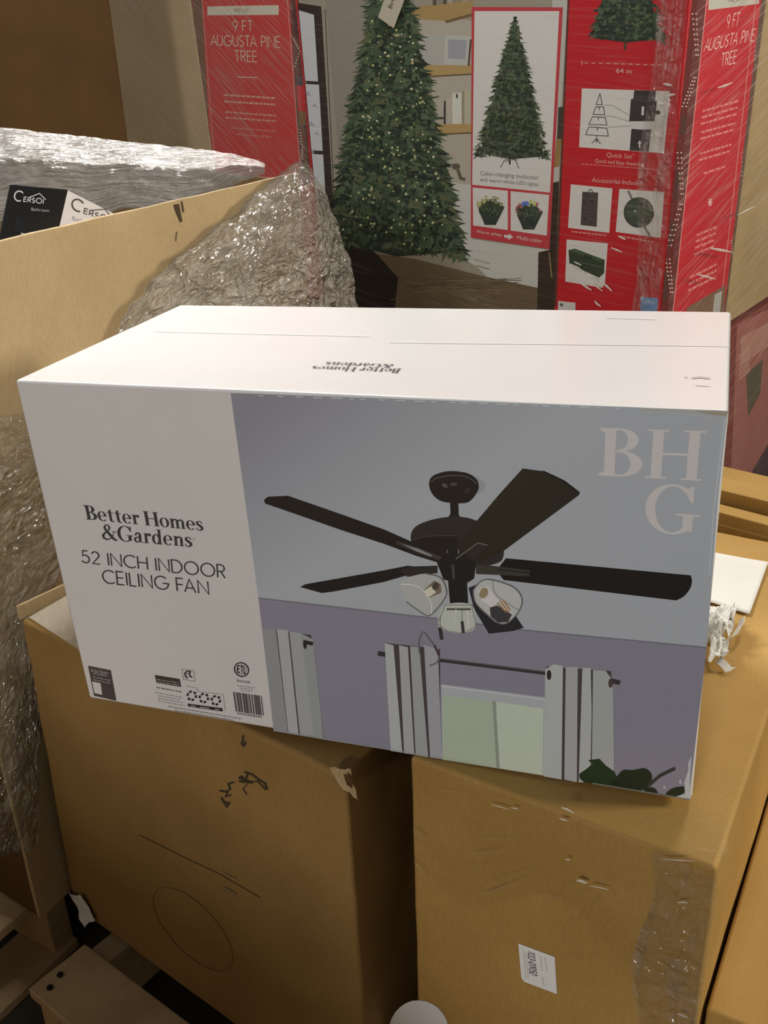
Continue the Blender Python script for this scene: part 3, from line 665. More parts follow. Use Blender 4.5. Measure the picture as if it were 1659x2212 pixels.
# crumpled paper: a folded, dented wad with torn ribbons
cw = onz(1562, 1372, ZR + .02)
wad = bpy.data.objects.new('crumpled_paper', None); COL.objects.link(wad); wad.location = (0, 0, 0)
tag(wad, 'torn crumpled white paper wad below the paper sheet beside the fan carton', 'paper')
def crumple(name, quad, n, amp, f, seed, parent, mat=None):
    vs_, fs = [], []
    for j in range(n + 1):
        for i in range(n + 1):
            p = quad[0].lerp(quad[1], i / n).lerp(quad[3].lerp(quad[2], i / n), j / n)
            d = abs(noise.noise(p * f + Vector((seed, 0, 0)))) + .5 * abs(noise.noise(p * f * 2.2 + Vector((0, seed, 0))))
            vs_.append(p + Vector((noise.noise(p * 60 + Vector((seed, 5, 0))) * .004, noise.noise(p * 55 + Vector((5, seed, 0))) * .004, d * amp)))
    for j in range(n):
        for i in range(n): a = j * (n + 1) + i; fs.append((a, a + n + 1, a + n + 2, a + 1))
    o = mesh_obj(name, vs_, fs, mat or TISSUE, parent); s = o.modifiers.new('solid', 'SOLIDIFY'); s.thickness = .0006; return o
crumple('crumpled_sheet', [onz(1520, 1320, ZR + .006), onz(1575, 1322, ZR + .006), onz(1590, 1335, ZR + .02), onz(1530, 1430, ZR + .01)], 26, .028, 45, 1, wad)
crumple('crumpled_sheet', [onz(1530, 1345, ZR + .022), onz(1583, 1340, ZR + .018), onz(1578, 1385, ZR + .006), onz(1532, 1395, ZR + .012)], 24, .026, 60, 7, wad)
crumple('crumpled_sheet', [onz(1536, 1388, ZR + .016), onz(1570, 1385, ZR + .016), onz(1573, 1428, ZR + .003), onz(1532, 1440, ZR + .003)], 20, .022, 60, 13, wad)
def lfront(x_, y_, o): return onplane(x_, y_, LA + LP.n * o, LP.n)
crumple('foam_filling', [lfront(*q) for q in ((150, 1928, .003), (180, 1940, .006), (204, 1990, .006), (182, 2004, .012))], 12, .006, 50, 3, left, FOAM)['label'] = 'white foam showing at the torn lower left corner'
crumple('torn_corner', [lfront(*q) for q in ((716, 1662, .004), (756, 1668, .004), (772, 1730, .004), (742, 1708, .005))], 14, .006, 70, 5, left, KRAFT_TAN)
crumple('torn_corner', [lfront(*q) for q in ((742, 1672, .008), (760, 1684, .008), (764, 1706, .008), (752, 1700, .012))], 8, .004, 90, 6, left, KRAFT_DARK)
for pts in ([(1568, 1385, .006), (1580, 1378, .012), (1594, 1352, .016), (1596, 1340, .014)], [(1545, 1430, .004), (1560, 1444, .006), (1566, 1452, .003), (1576, 1450, .003)]):
    vs_, fs = [], []
    for k, (x_, y_, h) in enumerate(pts):
        p = onz(x_, y_, ZR + h); vs_ += [p, p + Vector((.008, .004, .003))]
        if k: fs.append((2 * k - 2, 2 * k - 1, 2 * k + 1, 2 * k))
    o = mesh_obj('torn_strip', vs_, fs, PAPER, wad); s = o.modifiers.new('solid', 'SOLIDIFY'); s.thickness = .0006

# ------------------------------------------------------------------ pallets
def pallet(p0, ex, ey, ztop, W, D, label, nb=6, bw=.095):
    "p0 = front-left corner on the ground, boards run along ex, stringers along ey"
    r = bpy.data.objects.new('wooden_pallet', None); COL.objects.link(r); r.location = (p0.x, p0.y, 0); tag(r, label, 'pallet')
    o = Vector((0, 0, 0)); t = .018
    def put(nm, a, b, z0, la, lbb, h, s):
        hexa(nm, base8(o + ex * a + ey * b + up * z0, ex * la, ey * lbb, up * h), WOOD, r, cuts=5, bulge=0, seed=s, bevel=.003, rough_edge=.0018)
    for k in range(nb): put('deck_board', 0, k * (D - bw) / (nb - 1), ztop - t, W, bw, t, k)
    for k in range(3): put('stringer', k * (W - .04) / 2, .01, t, .04, D - .02, ztop - 2 * t, k + 20)
    for k in range(3): put('bottom_board', 0, k * (D - bw) / 2, 0, W, bw, t, k + 30)
    return r
pf = onz(60, 2136, ZP - .004)
pl = pallet(pf, -le, lb, ZP - .004, 1.12, .80, 'pale wooden pallet under the brown cartons, front boards at lower left')
for x_, y_ in ((130, 2105), (108, 2133)):
    bm = bmesh.new(); bmesh.ops.create_cone(bm, cap_ends=True, segments=10, radius1=.0045, radius2=.0045, depth=.002)
    me = bpy.data.meshes.new('nail_head'); bm.to_mesh(me); bm.free()
    n_ = link('nail_head', me, BLACK_CARD, pl); n_.location = onz(x_, y_, ZP - .001) - Vector((pf.x, pf.y, 0))
lf = onz(224, 2030, ZP + .004)

# ------------------------------------------------------------------ open wrapped carton at the left
GK = at(640, 372, 1.70); GN = at(-60, 542, 1.13)
gd = (GN - GK); gd.z = 0; gd.normalize()
gb = Vector((-gd.y, gd.x, 0))
if gb.x > 0: gb = -gb
GZ = 0.155
def wall(name, a_top, b_top, z0, mat, parent, th=.007, seed=0, bulge=.004, cuts=14):
    d = (b_top - a_top); d.z = 0; nn = Vector((-d.y, d.x, 0)).normalized() * th
    lo = [Vector((a_top.x, a_top.y, z0)), Vector((b_top.x, b_top.y, z0))]
    c = [lo[0], lo[1], lo[1] + nn, lo[0] + nn, a_top, b_top, b_top + nn, a_top + nn]
    return hexa(name, c, mat, parent, cuts=cuts, bulge=bulge, seed=seed, bevel=.0015, rough_edge=.0015)
gay = bpy.data.objects.new('open_bulk_carton', None); COL.objects.link(gay)
gay.location = (0, 0, 0); tag(gay, 'tall open brown bulk carton wrapped in clear film at the left, holding a black carton', 'carton')
G2 = GN + gd * .12
GB1 = GK + gb * .02; GB2 = at(-60, 300, 2.20)
gfw = wall('front_wall', GK, G2, GZ, KRAFT_TAN, gay, seed=3)
wall('back_wall', GK + Vector((.0, .005, -.012)), GB2 - up * .03, GZ, KRAFT_TAN, gay, seed=4)
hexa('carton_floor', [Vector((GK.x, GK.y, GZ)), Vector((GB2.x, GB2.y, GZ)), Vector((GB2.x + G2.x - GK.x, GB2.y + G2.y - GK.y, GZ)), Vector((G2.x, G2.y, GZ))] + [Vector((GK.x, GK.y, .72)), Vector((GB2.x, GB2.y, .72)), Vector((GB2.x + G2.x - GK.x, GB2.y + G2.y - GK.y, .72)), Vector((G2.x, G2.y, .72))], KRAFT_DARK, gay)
gn = Vector((gd.y, -gd.x, 0))
GP = Print(GK, gn, 'kraft'); GP.follow(gfw)
GP.poly([(366, 442), (378, 440), (386, 478), (381, 480), (372, 460)], (46, 34, 20), 2); GP.line([(384, 435), (388, 458)], 4, (52, 40, 24), 2)
GP.line([(372, 520), (374, 500)], 3, (70, 56, 34), 2)
GP.done('dark_staple', gay, 'dark torn staple mark near the rim')
gpal = pallet(onz(139, 1890, .150) , gd, gb, .150, .95, .85, 'wooden pallet under the open bulk carton at the far left')

# black and grey tilted carton inside
ta = at(145, 408, 1.42); tb = at(20, 396, 1.40); tc2 = at(318, 496, 1.50); td = at(112, 560, 1.395)
ex, ey, ez = tb - ta, tc2 - ta, td - ta
bc = hexa('black_carton', [ta + ez, ta + ez + ey, ta + ez + ey + ex, ta + ez + ex, ta, ta + ey, ta + ey + ex, ta + ex], BLACK_CARD, bevel=.002)
tag(bc, 'tilted carton with one black face and one pale face inside the open carton', 'carton')
B1 = Print(ta, ex.cross(ez), 'tree'); B2 = Print(ta, ey.cross(ez), 'tree')
B2.poly([(146.5, 411), (318, 498), (285, 660), (113, 556)], (138, 128, 122), 0)
B2.done('pale_face', bc, 'pale grey face with a dark printed name')
def cerso(Pt, o, ux, uy, c, lw):
    f = lambda u, v: (o[0] + ux[0] * u + uy[0] * v, o[1] + ux[1] * u + uy[1] * v)
    Pt.line([f(*q) for q in arc(.17, .62, .17, .36, 40, 300, 14)], lw * 1.6, c, 3)
    x0 = .36
    for ch in 'ERS':
        W, sts = SANS[ch]
        for st in sts: Pt.line([f(x0 + a * .20, .28 + b * .32) for a, b in st], lw, c, 3)
        x0 += W * .20 + .05
    Pt.line([f(*q) for q in arc(x0 + .10, .46, .10, .18, 0, 360, 16)], lw, c, 3); Pt.line([f(x0 + .26, .28), f(x0 + .26, .6)], lw, c, 3)
    Pt.line([f(.55, .62), f(x0 + .08, .98), f(x0 + .34, .60)], lw, c, 3)
cerso(B1, (29, 441), (58, 7), (4, -30), (128, 124, 120), 1.8)
B1.text('Bathroom', (67, 455), (106, 458), (68, 448), (107, 451), (104, 100, 98), 'plain', 3)
B1.poly([(34, 470), (50, 468), (52, 500), (30, 502)], (10, 10, 12), 1); B1.line([(45, 504), (55, 506), (72, 502)], 3, (110, 108, 104), 2)
B1.done('pale_logo', bc, 'pale printed name with a roof line on the black face')
cerso(B2, (152, 460), (76, 28), (6, -34), (36, 32, 30), 2.2)
B2.text('Bathroom', (156, 475), (205, 492), (157, 466), (206, 483), (92, 86, 82), 'plain', 3)
B2.done('dark_logo', bc, 'dark printed name with a roof line on the pale face')

# ------------------------------------------------------------------ pine tree cartons
TX = Vector((.7343, -.6759, -.0621)); TU = Vector((-.025, -.112, .9934)).normalized(); TX = (TX - TU * TX.dot(TU)).normalized(); TZ = TU.cross(TX).normalized()
if TZ.y < 0: TZ = -TZ
r_ = ray(1460, 330); TO = EYE + r_.normalized() * 2.0
def tp_(x, u, z): return TO + TX * x + TU * u + TZ * z
def tbox(name, x0, x1, u0, u1, z0, z1, mat, label, cuts=0, bulge=0, seed=0, bevel=.004):
    c = [tp_(x0, u0, z0), tp_(x1, u0, z0), tp_(x1, u0, z1), tp_(x0, u0, z1), tp_(x0, u1, z0), tp_(x1, u1, z0), tp_(x1, u1, z1), tp_(x0, u1, z1)]
    o = hexa(name, c, mat, cuts=cuts, bulge=bulge, seed=seed, bevel=bevel); tag(o, label, 'carton'); return o
T1 = tbox('tree_carton', -1.000, 0, -.46, .85, 0, .335, RED_CARD, 'red carton with a room picture, tall lit pine tree and white picture panels, facing front')
T2 = tbox('tree_carton', -1.405, -1.004, -.46, .85, 0, .9, RED_CARD, 'red carton end reading 9 FT AUGUSTA PINE TREE left of the room picture')
T3 = tbox('plain_carton', -1.90, -1.409, -1.1, .85, 0, .6, kraft('kraft_board_light', (.58, .45, .27), (.68, .54, .34)), 'plain tan carton behind film, left of the red carton end', cuts=8, bulge=.003, seed=6)
T4 = tbox('plain_carton', -.9, -.012, -.455, .85, .340, .95, KRAFT_TAN, 'plain tan carton behind the red carton at the right edge', cuts=8, bulge=.003, seed=7)
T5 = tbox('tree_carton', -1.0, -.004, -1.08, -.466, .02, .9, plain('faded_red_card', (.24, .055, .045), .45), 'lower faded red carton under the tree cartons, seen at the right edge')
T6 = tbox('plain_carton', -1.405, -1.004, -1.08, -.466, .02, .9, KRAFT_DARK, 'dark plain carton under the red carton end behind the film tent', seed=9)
A = Print(tp_(0, 0, 0), TZ, 'tree'); S = Print(tp_(0, 0, 0), TX, 'side')
A.clip = [(TX, -.998, -.001), (TU, -.458, .848)]; S.clip = [(TZ, .001, .333), (TU, -.458, .848)]
# --- room picture on the long side
A.poly([(643, -30), (1226, -30), (1226, 0), (1198, 690), (690, 700)], (112, 102, 88), 0)
A.poly([(700, -30), (890, -30), (960, 420), (740, 440)], (104, 95, 84), 1)
A.poly([(643, 6), (694, 14), (720, 440), (690, 440)], (38, 30, 26), 1)
for q in ([(645, 22), (678, 32), (687, 176), (652, 174)], [(653, 181), (689, 183), (697, 326), (665, 324)], [(666, 332), (698, 334), (703, 420), (676, 400)]): A.poly(q, (146, 142, 144), 2)
for (x_, y_, s_) in ((665, 205, 8), (680, 230, 7), (672, 270, 9), (684, 290, 6)): A.poly([(x_ - s_, y_), (x_, y_ - s_), (x_ + s_, y_ + s_ * .4)], (122, 118, 122), 3)
A.line([(702, 20), (722, 440)], 2, (60, 52, 46), 2)
A.poly([(905, 30), (1020, 45), (1020, 520), (985, 520), (930, 300)], (128, 118, 104), 1)
A.poly([(880, 18), (1022, -4), (1022, 28), (960, 45), (885, 40)], (120, 96, 58), 2); A.poly([(960, 45), (1022, 28), (1022, 34), (965, 50)], (82, 64, 38), 3)
for k in range(8): A.poly([(935 + k * 11, 12 - k * 1.4), (935 + k * 11, -30), (943 + k * 11, -30), (943 + k * 11, 11 - k * 1.4)], random.choice([(96, 88, 78), (60, 54, 46), (120, 110, 98)]), 3)
A.poly([(895, 142), (1018, 140), (1018, 158), (905, 166)], (128, 104, 64), 2); A.line([(905, 167), (1018, 160)], 3, (70, 56, 36), 3)
A.poly([(906, 75), (960, 78), (958, 141), (906, 140)], (126, 120, 110), 3); A.poly([(962, 76), (1018, 78), (1014, 142), (958, 140)], (134, 128, 118), 3); A.poly([(968, 85), (1008, 87), (1005, 128), (968, 126)], (112, 108, 110), 4); A.line([(1017, 85), (1012, 142)], 4, (60, 44, 36), 4)
A.poly([(918, 268), (1018, 268), (1018, 286), (930, 290)], (128, 104, 64), 2); A.line([(930, 291), (1018, 287)], 3, (70, 56, 36), 3)
for x0, x1, yt, c in ((959, 963, 218, (44, 40, 36)), (964, 976, 213, (132, 122, 108)), (977, 997, 201, (152, 146, 132)), (998, 1003, 198, (110, 98, 78)), (1004, 1016, 196, (134, 124, 104))): A.poly([(x0, yt), (x1, yt - 1), (x1, 268), (x0, 268)], c, 3)
A.poly([(985, 203), (989, 203), (989, 212), (985, 212)], (50, 44, 40), 4)
A.line([(925, 258), (960, 256)], 2, (50, 42, 36), 3); A.line([(960, 232), (960, 268)], 3, (36, 32, 28), 3)
A.line([(985, 355), (995, 385), (1005, 388)], 7, (70, 60, 50), 3); A.ell(985, 360, 9, 7, (66, 58, 50), 3); A.line([(960, 352), (958, 362)], 5, (72, 62, 52), 3)
A.poly([(960, 392), (1020, 400), (1020, 516), (1187, 540), (1163, 545), (1162, 624), (1056, 602), (1030, 576), (975, 545)], (142, 136, 126), 2)
A.line([(1024, 560), (1058, 570)], 2, (104, 98, 90), 3); A.line([(1030, 574), (1058, 582)], 2.5, (96, 90, 82), 3)
A.poly([(690, 430), (745, 440), (760, 540), (900, 560), (1050, 598), (1200, 630), (1200, 690), (690, 690)], (76, 62, 44), 2)
for k in range(26): A.line([(840 + random.random() * 300, 590 + random.random() * 70), (900 + random.random() * 290, 600 + random.random() * 70)], 1.6, random.choice([(88, 74, 54), (64, 52, 36), (94, 80, 58)]), 3)
A.poly([(690, 420), (735, 420), (770, 500), (860, 600), (850, 690), (690, 690)], (26, 20, 16), 3)
A.poly([(1193, 0), (1226, 0), (1212, 240), (1207, 390), (1190, 396)], (136, 130, 120), 2); A.poly([(1206, 232), (1216, 230), (1213, 300), (1203, 302)], (46, 38, 32), 3); A.poly([(1202, 300), (1213, 300), (1208, 360), (1196, 362)], (108, 84, 48), 3); A.poly([(1190, 396), (1208, 392), (1196, 690), (1160, 690), (1163, 545), (1187, 540)], (40, 30, 24), 3)
A.line([(1186, 545), (1192, 600)], 3, (96, 80, 50), 4)
A.done('room_picture', T1, 'printed picture of a grey room with shelves and a black framed window')
GREENS = [(36, 46, 32), (44, 56, 38), (28, 36, 27), (52, 64, 44), (60, 69, 49), (23, 30, 23), (64, 66, 44)]
def pine(Pt, apex, basel, baser, n, size, layer, lights=0, prof=.9, cols=GREENS, seed=1, flat=False, twig=1.0):
    "printed pine tree: overlapping needle sprays thrown over a cone, with twigs sticking out of its outline"
    rng = random.Random(seed); a = Vector(apex); bl = Vector(basel); br = Vector(baser)
    m0 = (bl + br) / 2
    Pt.poly([tuple(a), tuple(a.lerp(br, .3)), tuple(a.lerp(br, .65)), tuple(br.lerp(m0, .04)), tuple(m0 + (m0 - a) * .03), tuple(bl.lerp(m0, .04)), tuple(a.lerp(bl, .65)), tuple(a.lerp(bl, .3))], cols[2], layer)
    for k in range(n):
        t = (rng.random() ** .62) if not flat else rng.random(); t = min(1.0, t * 1.02)
        s = rng.uniform(-1, 1); edge = rng.random() < .22
        if edge: s = math.copysign(rng.uniform(.92, 1.10), s)
        c = a.lerp(m0, t); half = (bl - m0) if s < 0 else (br - m0)
        p = c + half * (abs(s) * t ** prof); p.y += abs(s) * size * .5 * rng.uniform(-.6, 1)
        ang = (0.25 + rng.uniform(-.5, .7)) if s > 0 else (math.pi - .25 - rng.uniform(-.5, .7))
        if not edge: ang = rng.uniform(0, math.pi)
        L = size * rng.uniform(.5, 1.1) * (twig * 1.3 if edge else 1); w = size * rng.uniform(.12, .3)
        d = Vector((math.cos(ang), math.sin(ang))); nn = Vector((-d.y, d.x))
        Pt.poly([tuple(p - d * L * .4 + nn * w), tuple(p + d * L * .7), tuple(p - d * L * .4 - nn * w)], rng.choice(cols), layer + 1 + (k % 4))
    for k in range(lights):
        t = rng.random() ** .6; s = rng.uniform(-.9, .9); c = a.lerp(m0, t); half = (bl - m0) if s < 0 else (br - m0); p = c + half * (abs(s) * t ** prof)
        e = rng.uniform(1.3, 3.2); Pt.ell(p.x, p.y, e, e, rng.choice([(150, 140, 92), (132, 128, 88), (160, 156, 116), (122, 118, 84)]), layer + 6, n=6)
pine(A, (838, -190), (722, 520), (990, 545), 2300, 26, 5, 230, .95, seed=4)
A.done('pine_tree_picture', T1, 'printed tall green pine tree dotted with warm lights')
# --- white picture label with small tree
A.poly([(1019, 15), (1216, 16), (1187, 538), (1017, 513)], (138, 42, 46), 13)
A.poly([(1025, 24), (1208, 24), (1188, 416), (1020, 399)], (158, 149, 142), 14)
A.poly([(1021, 405), (1097, 412), (1097, 497), (1022, 487)], (158, 149, 142), 14); A.poly([(1103, 413), (1186, 421), (1181, 509), (1103, 498)], (158, 149, 142), 14)
pine(A, (1112, 36), (1034, 332), (1178, 338), 1100, 13, 15, 0, .95, seed=8)
A.line([(1102, 330), (1101, 355)], 4, (30, 30, 28), 15)
for q in ([(1101, 342), (1090, 346), (1081, 362)], [(1101, 345), (1092, 350)], [(1101, 342), (1114, 347), (1121, 364)], [(1101, 340), (1118, 346)]): A.line(q, 1.6, (50, 48, 44), 15)
A.text('Color-changing multicolor', (1038, 378), (1163, 388), (1038, 369), (1164, 379), (88, 82, 78), 'plain', 21)
A.text('and warm white LED lights', (1037, 391), (1162, 402), (1037, 383), (1163, 394), (88, 82, 78), 'plain', 21)
for ox, oy, cols in ((1059, 460, [(128, 122, 78), (118, 112, 84)]), (1142, 470, [(128, 70, 66), (70, 84, 140), (132, 134, 72), (120, 70, 80)])):
    A.poly([(ox - 29, oy - 18), (ox - 12, oy - 30), (ox + 10, oy - 30), (ox + 31, oy - 12), (ox + 12, oy + 26), (ox - 12, oy + 26)], (44, 50, 38), 16)
    A.poly([(ox - 12, oy + 24), (ox - 26, oy - 6), (ox + 24, oy - 2), (ox + 12, oy + 26)], (34, 40, 34), 17)
    rng = random.Random(ox)
    for k in range(26):
        t = rng.random(); x_ = ox - 27 + 54 * t; y_ = oy - 18 - 14 * math.sin(t * 3.1) + rng.uniform(-5, 6)
        A.ell(x_, y_, 3.2, 3.2, cols[int(t * len(cols) * .999)], 18, n=6)
    for k in range(30): x_ = ox + rng.uniform(-18, 18); y_ = oy + rng.uniform(-16, 10); A.line([(x_, y_), (x_ + rng.uniform(-8, 8), y_ - 9)], 2, rng.choice(GREENS), 19)
A.text('Warm white', (1029, 503), (1083, 511), (1029, 496), (1084, 504), (176, 140, 128), 'plain', 15)
A.poly([(1089, 507), (1099, 508), (1099, 504), (1109, 512), (1098, 518), (1098, 514), (1089, 513)], (176, 160, 148), 15)
A.text('Multi-color', (1117, 517), (1170, 525), (1117, 508), (1171, 516), (176, 140, 128), 'plain', 15)
A.done('picture_label', T1, 'red-bordered white label with a small green tree')
# --- red information panel
RED = (138, 20, 26); RLT = (190, 122, 112); WT = (166, 158, 150)
A.poly([(1227, -30), (1500, -30), (1427, 690), (1197, 690)], RED, 3); A.poly([(1226, 0), (1230, 0), (1202, 662), (1197, 662)], (64, 34, 28), 4)
pine(A, (1355, -220), (1279, 82), (1428, 84), 520, 16, 5, 0, .9, seed=12)
A.line([(1351, 85), (1350, 108)], 5, (44, 44, 30), 5)
A.line([(1257, 131), (1257, 141)], 1.6, RLT, 5); A.line([(1438, 136), (1437, 145)], 1.6, RLT, 5)
for k in range(11): A.line([(1262 + k * 16, 136 + k * .4), (1270 + k * 16, 136.2 + k * .4)], 1.6, RLT, 5)
for k in range(8): A.line([(1463 - k * 1.6, 2 + k * 17), (1462 - k * 1.6, 11 + k * 17)], 1.6, RLT, 5)
A.line([(1447, 130), (1456, 130)], 1.6, RLT, 5)
A.text('64 in', (1331, 157), (1364, 159), (1331, 147), (1364, 149), (196, 130, 118), 'plain', 5)
A.poly([(1257, 191), (1448, 197), (1434, 331), (1251, 318)], WT, 5)
LN = (50, 48, 46)
for q in ([(1296, 202), (1288, 226), (1301, 226), (1296, 202)], [(1287, 231), (1304, 231), (1306, 248), (1281, 247), (1287, 231)], [(1280, 252), (1307, 254), (1311, 270), (1272, 269), (1280, 252)], [(1272, 274), (1311, 277), (1314, 294), (1265, 291), (1272, 274)], [(1289, 292), (1289, 308)], [(1278, 309), (1288, 302), (1298, 311)], [(1284, 301), (1294, 302)],
          [(1295, 231), (1294, 238)], [(1293, 253), (1292, 260)], [(1291, 276), (1290, 283)]): A.line(q, 1.8, LN, 6)
for q in ([(1305, 227), (1324, 228), (1358, 249)], [(1306, 251), (1325, 252), (1362, 263), (1380, 270)], [(1312, 275), (1345, 273), (1380, 271)]): A.line(q, 1.2, (96, 92, 88), 6)
BK = (40, 36, 36)
A.poly([(1370, 195), (1417, 196), (1415, 217), (1419, 218), (1414, 262), (1359, 262), (1363, 214), (1368, 213)], BK, 6); A.ell(1421, 243, 6, 4.5, BK, 6); A.line([(1410, 242), (1418, 242)], 4, BK, 6)
A.line([(1389, 230), (1388, 249)], 5, WT, 7); A.poly([(1363, 262), (1410, 263), (1404, 279), (1362, 276)], (150, 143, 136), 6)
A.poly([(1364, 278), (1385, 280), (1407, 279), (1401, 328), (1360, 325)], BK, 6); A.poly([(1382, 303), (1386, 310), (1383, 310), (1383, 319), (1380, 319), (1380, 310), (1377, 310)], WT, 7)
A.text('Quick Set', (1310, 339), (1365, 343), (1311, 329), (1366, 333), RLT, 'plain', 5); A.ell(1368, 334, 1.3, 1.3, RLT, 5)
A.text('Quick and Easy Assembly', (1285, 351), (1391, 359), (1286, 343), (1392, 351), RLT, 'plain', 5)
scribble_lines(A, 1256, 354, 1424, 367, (0, 0), 1, (166, 92, 86), layer=5, w=2)
A.text('Accessories Included', (1278, 393), (1386, 401), (1279, 383), (1388, 391), RLT, 'plain', 5)
A.poly([(1233, 398), (1323, 407), (1316, 503), (1227, 492)], WT, 5); A.poly([(1338, 408), (1435, 415), (1427, 514), (1330, 501)], WT, 5); A.poly([(1224, 517), (1313, 526), (1307, 610), (1301, 622), (1221, 608)], WT, 5)
A.poly([(1258, 414), (1292, 416), (1289, 490), (1254, 486)], (54, 46, 44), 6); A.line([(1270, 414), (1276, 409), (1281, 415)], 2, (60, 54, 50), 6)
for k in range(26): A.ell(1258 + random.random() * 28, 420 + random.random() * 62, 1.6, 1.6, (30, 26, 26), 7, n=6)
A.line([(1357, 412), (1368, 436)], 5, (92, 84, 80), 6); A.line([(1392, 490), (1406, 513)], 5, (74, 70, 62), 6)
A.ell(1380, 459, 33, 33, (40, 44, 36), 7); A.ell(1380, 457, 28, 27, (48, 54, 42), 8); A.ell(1372, 456, 3, 3, (110, 112, 100), 9); A.ell(1388, 440, 7, 3, (30, 32, 28), 9)
scribble_lines(A, 1235, 500, 1310, 509, (0, 0), 1, (176, 104, 96), layer=5, w=3); scribble_lines(A, 1338, 510, 1412, 523, (0, 0), 1, (176, 104, 96), layer=5, w=3)
A.poly([(1228, 540), (1242, 537), (1306, 561), (1305, 590), (1294, 600), (1230, 570)], (36, 44, 30), 6); A.poly([(1228, 540), (1242, 537), (1306, 561), (1296, 566)], (50, 60, 42), 7); A.poly([(1262, 550), (1280, 554), (1278, 562), (1261, 558)], (30, 38, 26), 8)
A.poly([(1206, 650), (1243, 654), (1243, 690), (1204, 690)], (150, 142, 134), 5); A.poly([(1210, 655), (1216, 656), (1216, 662), (1210, 661)], (60, 56, 52), 6)
A.poly([(1384, 641), (1421, 644), (1418, 690), (1382, 690)], (78, 104, 156), 5); A.line([(1391, 655), (1400, 649), (1413, 656)], 2, (130, 144, 176), 6)
A.done('information_panel', T1, 'red panel with small white picture boxes and pale print')
# --- narrow right end
def dots(Pt, pts, c, n, r, layer):
    for (a, b) in zip(pts, pts[1:]):
        for k in range(n):
            x_ = a[0] + (b[0] - a[0]) * k / n; y_ = a[1] + (b[1] - a[1]) * k / n; Pt.ell(x_, y_, r, r, c, layer, n=7)
S.poly([(1499, -30), (1540, -30), (1458, 690), (1423, 690)], (92, 38, 34), 0)
S.poly([(1530, -30), (1648, -30), (1564, 690), (1452, 690)], (176, 30, 38), 1)
S.poly([(1648, -30), (1662, -30), (1582, 690), (1562, 690)], (92, 66, 52), 1)
S.line([(1530, -30), (1452, 690)], 2, (196, 120, 112), 2); S.line([(1633, 0), (1553, 690)], 1.5, (196, 120, 112), 2)
for (ya, yb) in ((30, 130), (230, 160), (330, 430), (530, 430), (560, 640)):
    xs = lambda y: 1497 - .108 * y
    for o in (0, 8):
        a = (xs(ya) + (2 if ya < yb else 2) + o, ya); b = (xs(yb) + 22 + o * .5, yb)
        dots(S, [a, b], (190, 160, 146), 9, 1.9, 3)
for (ya, yb) in ((330, 400), (80, 150), (520, 560)):
    dots(S, [(1640 - .115 * ya, ya), (1650 - .118 * yb, yb)], (170, 140, 124), 7, 1.5, 3)
for (y_, h) in ((250, 40), (370, 60), (480, 50), (590, 60)): S.line([(1506 - .108 * y_, y_), (1506 - .108 * (y_ + h), y_ + h)], 10, (74, 46, 38), 2)
S.poly([(1532, -30), (1638, -30), (1640, 8), (1530, 22)], (176, 166, 148), 2)
S.text('PRE-LIT', (1575, 5), (1602, 1), (1576, -4), (1603, -8), (120, 112, 102), 'stroke', 3, .2)
PK = (214, 160, 150)
S.text('9 FT', (1570, 61), (1594, 56), (1572, 33), (1600, 27), PK, 'stroke', 3, .11)
S.text('AUGUSTA PINE', (1520, 111), (1628, 88), (1526, 84), (1633, 62), PK, 'stroke', 3, .11)
S.text('TREE', (1557, 143), (1589, 136), (1560, 116), (1593, 108), PK, 'stroke', 3, .11)
for (x0, y0, x1, y1, n) in ((1518, 240, 1595, 218, 3), (1515, 286, 1588, 266, 2), (1512, 332, 1580, 312, 2), (1520, 375, 1566, 360, 1), (1505, 508, 1548, 490, 4), (1490, 600, 1550, 570, 3)):
    scribble_lines(S, x0, y0, x1, y1, (-2, 14), n, (204, 112, 106), layer=3, w=4.5, dash=12)
for k in range(6):
    a = k * math.pi / 3; S.line([(1534, 437), (1534 + 5 * math.cos(a), 437 + 9 * math.sin(a))], 2.5, PK, 3)
S.poly([(1544, 636), (1560, 630), (1552, 690), (1538, 690)], (160, 150, 138), 3)
S.poly([(1484, 664), (1567, 616), (1562, 720), (1478, 720)], (112, 84, 62), 2); S.poly([(1544, 636), (1560, 628), (1553, 700), (1538, 700)], (160, 150, 138), 3)
S.done('red_end_panel', T1, 'narrow red end reading 9 FT AUGUSTA PINE TREE with dotted borders')
# --- end-on carton at the left
A.clip = [(TX, -1.403, -1.006), (TU, -.458, .848)]
A.poly([(416, -30), (646, -30), (690, 700), (480, 700)], (146, 32, 32), 0)
A.poly([(414, -30), (434, -30), (476, 700), (458, 700)], (84, 56, 40), 1); A.poly([(624, -30), (643, -30), (672, 400), (650, 400)], (76, 46, 40), 1)
A.line([(436, -10), (462, 330)], 1.5, (176, 104, 92), 2); A.line([(620, -10), (650, 380)], 1.5, (190, 110, 100), 2)
for (ya, yb) in ((78, 108), (150, 110), (280, 318), (350, 320)):
    for o in (0, 7):
        dots(A, [(624 + (min(ya, yb)) * .08 + o * .6, ya + (o if ya < yb else -o)), (646 + yb * .02 + o * .2, yb + (o if ya < yb else -o))], (150, 132, 112), 6, 1.5, 3)
dots(A, [(430, 148), (452, 185)], (150, 126, 100), 6, 1.4, 3)
for y_, h, c in ((20, 60, (64, 36, 34)), (165, 25, (64, 52, 56)), (185, 60, (140, 34, 36)), (240, 30, (92, 66, 44))): A.poly([(626 + y_ * .075, y_), (643 + y_ * .068, y_), (643 + (y_ + h) * .068, y_ + h), (626 + (y_ + h) * .075, y_ + h)], c, 2)
A.poly([(448, 14), (602, 11), (602, 32), (448, 33)], (176, 156, 130), 2); A.text('PRE-LIT', (506, 27), (537, 26), (506, 19), (537, 18), (128, 110, 92), 'stroke', 3, .2)
